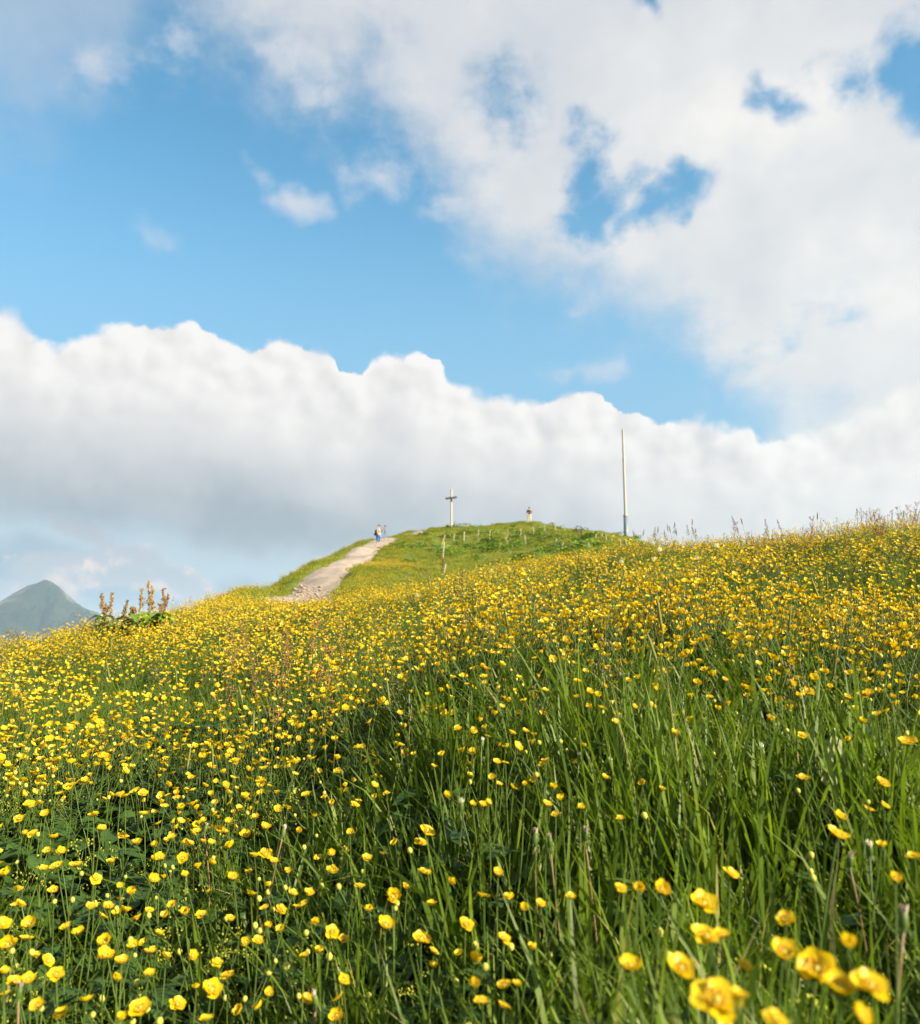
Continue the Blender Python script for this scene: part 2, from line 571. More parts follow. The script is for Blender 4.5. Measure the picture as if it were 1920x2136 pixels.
def waves(x, y, seed, wl, octaves=3):
    """smooth irregular relief from summed sines, about -1..1"""
    g = np.random.default_rng(seed)
    out = np.zeros_like(x)
    amp, tot = 1.0, 0.0
    for o in range(octaves):
        for _ in range(5):
            a, p = g.uniform(0, 2 * math.pi, 2)
            k = 2 * math.pi / wl * g.uniform(0.6, 1.5)
            out = out + amp * np.sin((x * math.cos(a) + y * math.sin(a)) * k + p)
        tot += amp * 2.2
        amp *= 0.5
        wl /= 2.1
    return out / tot


PATH_MID = []          # filled below: centre line and half width of the gravel path


def path_dist(x, y):
    """distance to the centre line of the path divided by its half width there"""
    best = np.full(np.shape(x), 1e9)
    for (ax, ay, aw), (bx, by, bw) in zip(PATH_MID[:-1], PATH_MID[1:]):
        ux, uy = bx - ax, by - ay
        t = np.clip(((x - ax) * ux + (y - ay) * uy) / (ux * ux + uy * uy), 0, 1)
        best = np.minimum(best, np.hypot(x - ax - t * ux, y - ay - t * uy) / (aw + t * (bw - aw)))
    return best


def ground_raw(x, y):
    x, y = np.asarray(x, float), np.asarray(y, float)
    r = np.hypot(x, y)
    a = np.arctan2(x, y)
    ac = np.clip(a, -0.75, 0.75)
    # behind the camera both flanks meet
    back = np.clip((np.abs(a) - 1.0) / 1.6, 0, 1)
    back = back * back * (3 - 2 * back)
    l = np.log(np.clip(r, 0.42, 130.0))

    def tps(av):
        P = np.stack([av.ravel() * KA, l.ravel()], -1)
        out = np.empty(len(P))
        for i in range(0, len(P), 20000):
            q = P[i:i + 20000]
            d2 = ((q[:, None] - _ctl[None]) ** 2).sum(-1)
            out[i:i + 20000] = _phi(d2) @ _W[:_n] + _W[_n] + q @ _W[_n + 1:]
        return out.reshape(av.shape)
    t = tps(ac)
    z = t * (np.minimum(r, 130.0) + 1.0)
    z = z * (1 - back) + back * (-0.62 - 0.10 * np.minimum(r, 130))
    # a shallow dip behind the near brow, on the right
    ad = np.clip((a + 0.22) / 0.25, 0, 1)
    ad = ad * ad * (3 - 2 * ad) * (1 - back)
    z = z + ad * (0.05 * np.exp(-((np.log(r + 1e-6) - math.log(2.65)) / 0.16) ** 2) - 0.20 * np.exp(-((np.log(r + 1e-6) - math.log(4.0)) / 0.17) ** 2))
    z = z + ad * waves(x, y, 8, 2.6, 2) * 0.10 * np.exp(-((np.log(r + 1e-6) - math.log(7.5)) / 0.35) ** 2)
    # small relief, then the mountainside falling away to the valley
    z = z + waves(x, y, 3, 0.9, 2) * 0.018 * np.clip(r / 1.5, 0, 1) + waves(x, y, 4, 4.5, 3) * 0.05 * np.clip((r - 3) / 6, 0, 1)
    z = z + waves(x, y, 5, 13.0, 3) * 0.28 * np.clip((r - 24) / 20, 0, 1)
    far = np.clip(r - 120, 0, None)
    z = z - 0.42 * np.minimum(far, 1500) + waves(x, y, 6, 900, 4) * 60 * np.clip(far / 1200, 0, 1)
    return z + CAM_Z


def ground(x, y):
    z = ground_raw(x, y)
    if PATH_MID:
        q = path_dist(np.asarray(x, float), np.asarray(y, float))
        s = np.clip((1.15 - q) / 0.25, 0, 1)
        z = z - 0.20 * s
    return z


def gz(x, y):
    return float(ground(np.array([x]), np.array([y]))[0])


def hit(px, py, h=0.0, r0=0.3, r1=125.0):
    """where the sight line through a photo point comes down to h above the ground (first crossing after r0)"""
    x, y, z = ray(px, py)
    rs = np.exp(np.linspace(math.log(r0), math.log(r1), 700))
    d = CAM_Z + z * rs - ground(x * rs, y * rs) - h
    k = np.where((d[:-1] > 0) & (d[1:] <= 0))[0]
    if len(k) == 0:
        i = int(np.argmin(np.abs(d)))
        return Vector((x * rs[i], y * rs[i], float(ground(np.array([x * rs[i]]), np.array([y * rs[i]]))[0]))), float(rs[i])
    i = int(k[0])
    f = d[i] / (d[i] - d[i + 1])
    r = rs[i] + f * (rs[i + 1] - rs[i])
    return Vector((x * r, y * r, gz(x * r, y * r))), float(r)


# the gravel path: left and right edge in the photo with their distance
for (lx, ly), (rx, ry), r in [((525, 1275), (650, 1285), 23), ((540, 1268), (672, 1278), 28), ((566, 1252), (694, 1258), 33.5), ((604, 1216), (708, 1222), 38),
                              ((655, 1184), (738, 1180), 46), ((705, 1158), (772, 1158), 54), ((748, 1137), (800, 1143), 63.5), ((786, 1124), (832, 1133), 71), ((832, 1113), (872, 1123), 79), ((895, 1112), (905, 1116), 90)]:
    a, b = at(lx, ly, r), at(rx, ry, r)
    PATH_MID.append(((a.x + b.x) / 2, (a.y + b.y) / 2, math.hypot(a.x - b.x, a.y - b.y) / 2 * 1.1))

# ------------------------------------------------------------------ ground sheet
m_ground, nt = material('meadow_soil')
geo = nt.node('ShaderNodeNewGeometry')
pos = E(nt, geo.outputs['Position'])
n1 = nt.noise(pos, 0.35, 6.0, 0.6)
n2 = nt.noise(pos, 3.0, 5.0, 0.65)
n3 = nt.noise(pos, 25.0, 3.0, 0.6)
g = nt.mix(nt.smooth(n1 * 0.6 + n2 * 0.4, 0.35, 0.62), (0.07, 0.10, 0.014), (0.135, 0.16, 0.024))
g = nt.mix(nt.smooth(n3, 0.35, 0.75) * 0.5, g, (0.035, 0.055, 0.010))
finish(nt, principled(nt, g, 0.9, 0.1, bump(nt, n2 + n3 * 0.5, 0.6, 0.15)))

az_fine = np.arange(-36, 36.01, 0.22)
az_all = np.radians(np.concatenate([np.arange(-180, -36, 3.0), az_fine, np.arange(38, 179, 3.0)]))
rings = np.concatenate([[0.02, 0.15, 0.3], np.exp(np.linspace(math.log(0.42), math.log(130), 300)), np.exp(np.linspace(math.log(140), math.log(5300), 40))])
RR, AA = np.meshgrid(rings, az_all, indexing='ij')
GX, GY = RR * np.sin(AA), RR * np.cos(AA)
GZ = ground(GX, GY)
tag(link('ground', grid_mesh('ground', np.stack([GX, GY, GZ], -1), m_ground, wrap=True)), kind='structure')

# ------------------------------------------------------------------ gravel path
m_path, nt = material('gravel')
geo = nt.node('ShaderNodeNewGeometry')
pos = E(nt, geo.outputs['Position'])
n1 = nt.noise(pos, 0.9, 6.0, 0.65)
n2 = nt.noise(pos, 14.0, 4.0, 0.7)
c = nt.mix(nt.smooth(n1, 0.3, 0.7), (0.20, 0.165, 0.135), (0.31, 0.262, 0.22))
c = nt.mix(nt.smooth(n2, 0.55, 0.75) * 0.5, c, (0.13, 0.10, 0.075))
finish(nt, principled(nt, c, 0.95, 0.15, bump(nt, n2 * 0.6 + n1, 0.7, 0.06)))
rows = []
for i in range(len(PATH_MID) - 1):
    for k in range(14):
        t = k / 14
        rows.append([PATH_MID[i][j] * (1 - t) + PATH_MID[i + 1][j] * t for j in range(3)])
rows = np.array(rows + [PATH_MID[-1]])
for _ in range(12):
    rows[1:-1] = rows[1:-1] * 0.5 + (rows[:-2] + rows[2:]) * 0.25
tang = np.gradient(rows[:, :2], axis=0)
nrm = np.stack([tang[:, 1], -tang[:, 0]], -1) / np.linalg.norm(tang, axis=1)[:, None]
across = np.linspace(-1, 1, 17)
PX = rows[:, 0, None] + nrm[:, 0, None] * rows[:, 2, None] * across
PY = rows[:, 1, None] + nrm[:, 1, None] * rows[:, 2, None] * across
wob = 1 + 0.16 * waves(PX, PY, 21, 2.6, 3)
PX = rows[:, 0, None] + nrm[:, 0, None] * rows[:, 2, None] * across * wob
PY = rows[:, 1, None] + nrm[:, 1, None] * rows[:, 2, None] * across * wob
PZ = ground_raw(PX, PY) - 0.20 + 0.07 - 0.05 * np.abs(across) ** 3 + waves(PX, PY, 22, 1.4, 3) * 0.035
tag(link('gravel_path', grid_mesh('gravel_path', np.stack([PX, PY, PZ], -1), m_path)), kind='structure')

# ------------------------------------------------------------------ far mountain
m_mount, nt = material('mountain_slope')
geo = nt.node('ShaderNodeNewGeometry')
pos = E(nt, geo.outputs['Position'])
nz = nt.sep(E(nt, geo.outputs['Normal']))[2]
n1 = nt.noise(pos, 0.006, 8.0, 0.62)
n2 = nt.noise(pos, 0.0022, 6.0, 0.6)
c = nt.mix(nt.smooth(n1, 0.35, 0.65), (0.008, 0.017, 0.010), (0.028, 0.036, 0.019))
rock = nt.smooth(n2 * 0.75 + n1 * 0.35 - nz * 0.15, 0.49, 0.57)
c = nt.mix(rock * 0.7, c, (0.15, 0.125, 0.11))
px_, py_, pz_ = nt.sep(pos)
sn = nt.noise(nt.vec(px_ * 0.9 - pz_ * 0.8, py_ * 0.3, pz_ * 0.35 + px_ * 0.2), 0.012, 4.0, 0.55)
c = nt.mix(nt.smooth(sn, 0.675, 0.71), c, (0.78, 0.76, 0.76))
finish(nt, principled(nt, c, 0.95, 0.05, bump(nt, n1, 1.0, 60.0)))
MD = 4200.0
prof = [(-420, 1420), (-260, 1380), (-120, 1325), (-40, 1293), (0, 1275), (30, 1250), (57, 1230), (67, 1222), (82, 1216), (95, 1208), (106, 1214), (118, 1224), (135, 1243), (150, 1257), (175, 1272),
        (200, 1286), (235, 1305), (330, 1350), (480, 1420)]
pk = at(95, 1208, MD)
axis_r = Vector((pk.y, -pk.x, 0)).normalized()
axis_d = Vector((pk.x, pk.y, 0)).normalized()
pl = [((p[0] - 95) / F_PX * MD * 1.04, at(p[0], p[1], MD).z - CAM_Z) for p in prof]
u = np.linspace(-1250, 1250, 330)
v = np.linspace(-1250, 1000, 300)
U, V = np.meshgrid(u, v, indexing='ij')
ang = np.arctan2(V, U)
rad = np.hypot(U, V * 0.9)
right = np.interp(rad, [p[0] for p in pl], [p[1] for p in pl])
left = np.interp(-rad, [p[0] for p in pl], [p[1] for p in pl])
t = 0.5 + 0.5 * np.cos(ang)
H = right * t + left * (1 - t)
# spurs and gullies running down from the summit
sp = np.abs(np.sin(ang * 2.5 + 0.6 + 0.5 * waves(U, V, 33, 600, 3)))
H = H - (1 - sp) ** 2 * 95 * np.clip(rad / 300, 0, 1.4) * np.clip(np.abs(V) / 120, 0, 1)
H = H + waves(U, V, 34, 170, 4) * 20 * np.clip(rad / 250, 0.05, 1) * np.clip(np.abs(V) / 90, 0.12, 1)
H = H - np.abs(waves(U, V, 35, 330, 5)) * 75 * np.clip(rad / 260, 0.04, 1) * np.clip(np.abs(V) / 60, 0.25, 1)
edge = np.clip((np.maximum(np.abs(U) / 1250, np.abs(V) / 1250) - 0.75) / 0.25, 0, 1)
H = H - edge * 420
WX = pk.x + axis_r.x * U + axis_d.x * V
WY = pk.y + axis_r.y * U + axis_d.y * V
tag(link('mountain', grid_mesh('mountain', np.stack([WX, WY, H + CAM_Z], -1)[:, ::-1], m_mount)), kind='structure')

# ------------------------------------------------------------------ plant materials
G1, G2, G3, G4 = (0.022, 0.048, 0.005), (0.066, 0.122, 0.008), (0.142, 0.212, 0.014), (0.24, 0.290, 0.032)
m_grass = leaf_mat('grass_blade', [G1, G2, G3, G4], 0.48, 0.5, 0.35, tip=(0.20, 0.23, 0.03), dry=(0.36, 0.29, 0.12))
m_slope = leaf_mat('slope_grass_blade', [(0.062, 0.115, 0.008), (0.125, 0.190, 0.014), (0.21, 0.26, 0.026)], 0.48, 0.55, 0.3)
m_stem = leaf_mat('green_stem', [(0.035, 0.075, 0.010), (0.10, 0.145, 0.024)], 0.15, 0.5, 0.3)
m_leaf = leaf_mat('herb_leaf', [(0.018, 0.048, 0.010), (0.035, 0.080, 0.014), (0.060, 0.115, 0.018)], 0.28, 0.5, 0.35)
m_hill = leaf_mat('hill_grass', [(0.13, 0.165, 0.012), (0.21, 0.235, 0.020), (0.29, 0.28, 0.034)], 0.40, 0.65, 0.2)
m_hleaf = leaf_mat('hill_leaf', [(0.06, 0.125, 0.014), (0.11, 0.20, 0.022), (0.17, 0.26, 0.03)], 0.30, 0.5, 0.3)
m_lime = leaf_mat('lime_flower', [(0.22, 0.26, 0.02), (0.34, 0.34, 0.03)], 0.25, 0.6, 0.2)
m_sorrel = leaf_mat('sorrel_seed', [(0.30, 0.11, 0.05), (0.40, 0.18, 0.075), (0.36, 0.23, 0.09)], 0.30, 0.7, 0.1)
m_dockseed = leaf_mat('dock_seed', [(0.11, 0.065, 0.022), (0.25, 0.15, 0.045), (0.36, 0.26, 0.07)], 0.20, 0.8, 0.1)
m_seed = leaf_mat('grass_head', [(0.16, 0.15, 0.06), (0.20, 0.15, 0.09), (0.15, 0.18, 0.04)], 0.25, 0.8, 0.1)
m_spike = leaf_mat('green_spike', [(0.11, 0.15, 0.03), (0.17, 0.18, 0.045), (0.20, 0.16, 0.08)], 0.2, 0.8, 0.1)
m_straw = leaf_mat('dry_grass', [(0.36, 0.29, 0.14), (0.50, 0.42, 0.24)], 0.3, 0.7, 0.1)


def petal_mat():
    m, nt = material('buttercup_petal')
    oi = nt.node('ShaderNodeObjectInfo')
    isl = E(nt, nt.node('ShaderNodeNewGeometry').outputs['Random Per Island'])
    rnd = E(nt, oi.outputs['Random']) * 0.4 + isl * 0.6
    col = nt.ramp(rnd, [(0.0, (0.66, 0.41, 0.002)), (0.5, (0.69, 0.49, 0.004)), (1.0, (0.71, 0.55, 0.010))])
    col = nt.mix(nt.smooth(isl, 0.93, 0.935) * 0.6, col, (0.72, 0.58, 0.16))
    col = nt.mix(nt.smooth(isl, 0.03, 0.025) * 0.6, col, (0.46, 0.20, 0.01))
    tc = nt.node('ShaderNodeTexCoord')
    n = nt.noise(tc.outputs['Object'], 900.0, 2.0)
    col = nt.mix((n - 0.45) * 0.5, col, (0.68, 0.38, 0.002))
    p = principled(nt, col, 0.42, 0.35)
    t = nt.node('ShaderNodeBsdfTranslucent')
    nt.put(t.inputs['Color'], nt.vmath('MULTIPLY', col, (1.0, 0.98, 0.6)))
    mx = nt.node('ShaderNodeMixShader')
    mx.inputs[0].default_value = 0.42
    nt.t.links.new(p, mx.inputs[1])
    nt.t.links.new(t.outputs[0], mx.inputs[2])
    finish(nt, mx.outputs[0])
    return m


m_petal = petal_mat()
m_stamen = plain_mat('stamen', (0.62, 0.36, 0.02), 0.7, 0.2, 0.25, 900)
m_bud = plain_mat('flower_bud', (0.34, 0.33, 0.05), 0.6, 0.2, 0.25, 400)
m_fluff = leaf_mat('seed_fluff', [(0.62, 0.60, 0.55), (0.80, 0.78, 0.74)], 0.5, 0.9, 0.05)
m_spent = leaf_mat('withered_head', [(0.30, 0.20, 0.14), (0.55, 0.47, 0.42)], 0.15, 0.9, 0.05)


# ------------------------------------------------------------------ plant pieces
def curve_pts(base, tip, bow, n):
    """points of an arched stalk from base to tip, bowed by vector bow"""
    b, t, w_ = Vector(base), Vector(tip), Vector(bow)
    return [b.lerp(t, i / n) + w_ * math.sin(math.pi * i / n) for i in range(n + 1)]


def blade(mb, x, y, L, wdt, lean, az, rnd, m=0, n=5, droop=0.35, fold=0.0, z0=0.0):
    """a grass blade that starts upright and arches over"""
    d = Vector((math.cos(az), math.sin(az), 0))
    s = Vector((-d.y, d.x, 0))
    tw = rnd.uniform(-0.6, 0.6)
    pts, wid = [], []
    for i in range(n + 1):
        t = i / n
        a = lean * t + droop * t * t
        pts.append(Vector((x, y, z0)) + d * (L * t * math.sin(a)) + Vector((0, 0, L * t * math.cos(a * 0.8))))
        wid.append(0.5 * wdt * (0.75 + 0.6 * t if t < 0.35 else 0.96 * (1 - ((t - 0.35) / 0.65) ** 1.7)) + 0.0001)
    mb.strip(pts, wid, s * math.cos(tw) + d * math.sin(tw), m, fold)


def grass_tuft(seed, nb, h0, h1, spread, w0, w1, mat=0, n=5, lean=0.35, droop=0.75):
    rnd = random.Random(seed)
    mb = MB()
    for _ in range(nb):
        a, q = rnd.uniform(0, 2 * math.pi), spread * math.sqrt(rnd.random())
        blade(mb, q * math.cos(a), q * math.sin(a), rnd.uniform(h0, h1), rnd.uniform(w0, w1), rnd.uniform(0.02, lean), rnd.uniform(0, 2 * math.pi), rnd, mat, n, rnd.uniform(0.0, droop))
    return mb


def petal_mesh(rl, rw, cup, nu=4, nv=4, notch=0.06):
    """obovate petal of length rl, growing from the origin along +x and curling up into a cup"""
    vs, fs = [], []
    px_, pz_ = 0.0, 0.0
    for i in range(nu + 1):
        t = i / nu
        if i:
            th = cup * (0.35 + 1.25 * (t - 0.5 / nu))
            px_ += rl / nu * math.cos(th)
            pz_ += rl / nu * math.sin(th)
        wd = rw * (0.15 + 0.85 * math.sin(min(1.0, t * 0.80 + 0.10) * math.pi * 0.60)) * (1 - 0.42 * (max(0, t - 0.70) / 0.30) ** 2)
        th = cup * (0.35 + 1.25 * t)
        for j in range(nv + 1):
            s = (j / nv) * 2 - 1
            back = rl * (0.16 * s * s * t * t) + (rl * notch * max(0.0, 0.5 - abs(s)) * 1.2 if i == nu else 0)
            curl = 0.30 * wd * s * s
            vs.append((px_ - back * math.cos(th) - curl * math.sin(th), wd * s, pz_ - back * math.sin(th) + curl * math.cos(th)))
    for i in range(nu):
        for j in range(nv):
            k = i * (nv + 1) + j
            fs.append((k, k + 1, k + nv + 2, k + nv + 1))
    return vs, fs


def flower_into(mb, pos, nrm, R_, cup, m_p, m_c, rnd, nu=2, nv=2):
    """a five-petalled cup added to a bigger plant mesh"""
    q = Vector((0, 0, 1)).rotation_difference(Vector(nrm).normalized())
    vs, fs = petal_mesh(R_, R_ * 0.54, cup, nu, nv)
    a0 = rnd.uniform(0, 6.28)
    for k in range(5):
        rz = Matrix.Rotation(a0 + k * 2 * math.pi / 5 + rnd.uniform(-0.1, 0.1), 3, 'Z')
        f = rnd.uniform(0.9, 1.08)
        mb.add([Vector(pos) + q @ (rz @ (Vector(v) * f)) for v in vs], fs, m_p)
    mb.ball(Vector(pos) + q @ Vector((0, 0, R_ * 0.16)), R_ * 0.22, m_c, 5, 3)


def cut_leaf(mb, base, d, L, m, rnd, lobes=3):
    """a deeply cut leaf of pointed lobes, spreading from its base towards d"""
    d = Vector(d).normalized()
    s = d.cross(Vector((0, 0, 1))).normalized()
    for k in range(lobes):
        a = (k - (lobes - 1) / 2) * 0.75
        e = d * math.cos(a) + s * math.sin(a)
        e.z += rnd.uniform(-0.15, 0.25)
        l = L * (1 - 0.18 * abs(k - (lobes - 1) / 2)) * rnd.uniform(0.8, 1.1)
        pts = [Vector(base) + e * l * t + Vector((0, 0, -0.25 * l * t * t)) for t in (0, 0.35, 0.7, 1)]
        mb.strip(pts, [l * 0.05, l * 0.22, l * 0.15, l * 0.01], e.cross(Vector((0, 0, 1))).normalized(), m)


def round_leaf(mb, base, d, L, W, m, rnd, n=5, lift=0.5, wavy=0.0):
    """a broad leaf blade with a fold along the midrib, arching outward"""
    d = Vector(d).normalized()
    s = d.cross(Vector((0, 0, 1))).normalized()
    pts, wid = [], []
    for i in range(n + 1):
        t = i / n
        pts.append(Vector(base) + d * L * t * (1 - 0.1 * t) + Vector((0, 0, L * (lift * t - (lift + 0.25) * t * t * 0.9))))
        wid.append(W * 0.5 * (math.sin(math.pi * min(1, t * 0.92 + 0.07)) ** 0.65) * (1 + wavy * rnd.uniform(-1, 1)) + 0.0005)
    mb.strip(pts, wid, s, m, fold=0.35)


# materials order of a mixed plant
PM = [m_stem, m_petal, m_stamen, m_leaf, m_bud]


def buttercup_clump(seed, nfl, h, spread, fr, nu=2, leaves=4):
    """several branching stems with flowers, for the mass of the meadow"""
    rnd = random.Random(seed)
    mb = MB()
    k = 0
    while k < nfl:
        a, q = rnd.uniform(0, 6.28), spread * math.sqrt(rnd.random())
        hh = h * rnd.uniform(0.72, 1.12)
        base = Vector((q * 0.6 * math.cos(a), q * 0.6 * math.sin(a), 0))
        fork = Vector((q * 0.9 * math.cos(a), q * 0.9 * math.sin(a), hh * rnd.uniform(0.5, 0.7)))
        mb.tube(curve_pts(base, fork, (rnd.uniform(-.015, .015), rnd.uniform(-.015, .015), 0), 2), [0.0016, 0.0013, 0.0012], 3, 0, False)
        for _ in range(rnd.choice((1, 2, 2, 3))):
            if k >= nfl:
                break
            tip = fork + Vector((rnd.uniform(-.06, .06), rnd.uniform(-.06, .06), hh * rnd.uniform(0.25, 0.5)))
            mb.tube(curve_pts(fork, tip, (rnd.uniform(-.015, .015), rnd.uniform(-.015, .015), 0), 2), [0.0012, 0.001, 0.0009], 3, 0, False)
            if rnd.random() < 0.18:
                mb.ball(tip, fr * rnd.uniform(0.25, 0.45), 4, 5, 4)
            else:
                nrm = Vector((rnd.gauss(0.18, 0.4), rnd.gauss(-0.18, 0.4), 1))
                flower_into(mb, tip, nrm, fr * rnd.uniform(0.74, 1.15), rnd.choice((0.4, 0.6, 0.8, 0.95)), 1, 2, rnd, nu, 2)
            k += 1
    for _ in range(leaves):
        a = rnd.uniform(0, 6.28)
        cut_leaf(mb, (rnd.uniform(-spread, spread) * .6, rnd.uniform(-spread, spread) * .6, h * rnd.uniform(0.1, 0.5)), (math.cos(a), math.sin(a), 0.3), rnd.uniform(0.03, 0.06), 3, rnd)
    return mb


def herb(seed, nl, L0, L1, hgt):
    """low rosette of broad leaves"""
    rnd = random.Random(seed)
    mb = MB()
    for _ in range(nl):
        a = rnd.uniform(0, 6.28)
        d = Vector((math.cos(a), math.sin(a), 0))
        L = rnd.uniform(L0, L1)
        h = hgt * rnd.uniform(0.4, 1.0)
        b = d * rnd.uniform(0.01, 0.05) + Vector((0, 0, h))
        mb.tube([(0, 0, 0), b], 0.0015, 3, 1, False)
        round_leaf(mb, b, d, L, L * rnd.uniform(0.6, 0.95), 0, rnd, 4, rnd.uniform(0.1, 0.6), 0.12)
    return mb


def seed_stalk(seed, h, kind):
    """grass culm: 'spike' is a dense cylinder head, 'panicle' an open one"""
    rnd = random.Random(seed)
    mb = MB()
    lean = Vector((rnd.uniform(-.12, .12) * h, rnd.uniform(-.12, .12) * h, 0))
    pts = [lean * t * t + Vector((0, 0, h * t)) for t in (0, 0.25, 0.5, 0.75, 1)]
    mb.tube(pts, [0.0013, 0.0012, 0.001, 0.0008, 0.0006], 3, 0, False)
    tip, d = pts[-1], (pts[-1] - pts[-2]).normalized()
    if kind == 'spike':
        L = rnd.uniform(0.045, 0.08)
        mb.tube([tip - d * 0.005, tip + d * L * 0.2, tip + d * L * 0.7, tip + d * L], [0.0012, 0.0034, 0.0031, 0.0008], 6, 3)
    else:
        for k in range(26):
            t = rnd.random()
            p = tip + d * (0.12 * (t - 0.3))
            a = rnd.uniform(0, 6.28)
            e = Vector((math.cos(a), math.sin(a), 0.8)) * 0.035 * (1.1 - t)
            mb.tube([p, p + e], 0.0005, 3, 0, False)
            mb.ball(p + e, 0.0022, 1, 4, 3, 2.0)
    blade(mb, 0, 0, h * 0.5, 0.005, 0.3, rnd.uniform(0, 6.28), rnd, 2, 4, 0.6)
    return mb


# ------------------------------------------------------------------ scattering of uncountable plants
def proto_collection(name, meshes):
    col = bpy.data.collections.new(name)
    for i, me in enumerate(meshes):
        col.objects.link(bpy.data.objects.new('%s_%02d' % (name, i), me))
    return col


def scatter(name, label, col, P, rot, scl, idx):
    """one object of kind stuff: instances of the plants in col at points P"""
    n = len(P)
    me = bpy.data.meshes.new(name)
    me.vertices.add(n)
    me.vertices.foreach_set('co', np.asarray(P, np.float32).reshape(-1))
    for nm, typ, dat, key in (('rot', 'FLOAT_VECTOR', rot, 'vector'), ('scl', 'FLOAT_VECTOR', scl, 'vector'), ('pick', 'INT', idx, 'value')):
        at_ = me.attributes.new(nm, typ, 'POINT')
        at_.data.foreach_set(key, np.asarray(dat, np.int32 if typ == 'INT' else np.float32).reshape(-1))
    o = link(name, me)
    tag(o, label=label, kind='stuff')
    ng = bpy.data.node_groups.new(name, 'GeometryNodeTree')
    ng.interface.new_socket('Geometry', in_out='INPUT', socket_type='NodeSocketGeometry')
    ng.interface.new_socket('Geometry', in_out='OUTPUT', socket_type='NodeSocketGeometry')
    N, Lk = ng.nodes.new, ng.links.new
    gi, go = N('NodeGroupInput'), N('NodeGroupOutput')
    ci = N('GeometryNodeCollectionInfo')
    ci.inputs['Collection'].default_value = col
    ci.inputs['Separate Children'].default_value = True
    ci.inputs['Reset Children'].default_value = True
    iop = N('GeometryNodeInstanceOnPoints')

    def attr(nm, typ):
        a = N('GeometryNodeInputNamedAttribute')
        a.data_type = typ
        a.inputs['Name'].default_value = nm
        return next(s for s in a.outputs if s.enabled and s.name == 'Attribute')
    e2r = N('FunctionNodeEulerToRotation')
    Lk(attr('rot', 'FLOAT_VECTOR'), e2r.inputs[0])
    Lk(gi.outputs[0], iop.inputs['Points'])
    Lk(ci.outputs[0], iop.inputs['Instance'])
    iop.inputs['Pick Instance'].default_value = True
    Lk(attr('pick', 'INT'), iop.inputs['Instance Index'])
    Lk(e2r.outputs[0], iop.inputs['Rotation'])
    Lk(attr('scl', 'FLOAT_VECTOR'), iop.inputs['Scale'])
    Lk(iop.outputs[0], go.inputs[0])
    md = o.modifiers.new('scatter', 'NODES')
    md.node_group = ng
    return o


def spots(n, r0, r1, amax=0.66, power=2.0):
    """random ground points between two distances; power 2 is even over the ground, 0 even over the picture"""
    u_ = rng.random(n)
    r = r0 * (r1 / r0) ** u_ if power == 0 else (r0 ** power + u_ * (r1 ** power - r0 ** power)) ** (1 / power)
    a = rng.uniform(-amax, amax, n)
    x, y = r * np.sin(a), r * np.cos(a)
    return x, y, r, a


def place(x, y, lean=0.12, s0=0.8, s1=1.2, sink=0.01, zmul=None):
    n = len(x)
    P = np.stack([x, y, ground(x, y) - sink], -1)
    rot = np.stack([rng.normal(0, lean, n), rng.normal(0, lean, n), rng.uniform(0, 2 * math.pi, n)], -1)
    s = rng.uniform(s0, s1, n)
    scl = np.stack([s, s, s * (zmul if zmul is not None else 1.0)], -1)
    return P, rot, scl


def patchy(x, y, seed, wl):
    return 0.5 + 0.5 * waves(x, y, seed, wl, 3)


def to_px(x, y, z):
    """photo coordinates of world points"""
    z = z - CAM_Z
    f = y * math.cos(PITCH) + z * math.sin(PITCH)
    v = -y * math.sin(PITCH) + z * math.cos(PITCH)
    return CX + F_PX * x / f, CY - F_PX * v / f


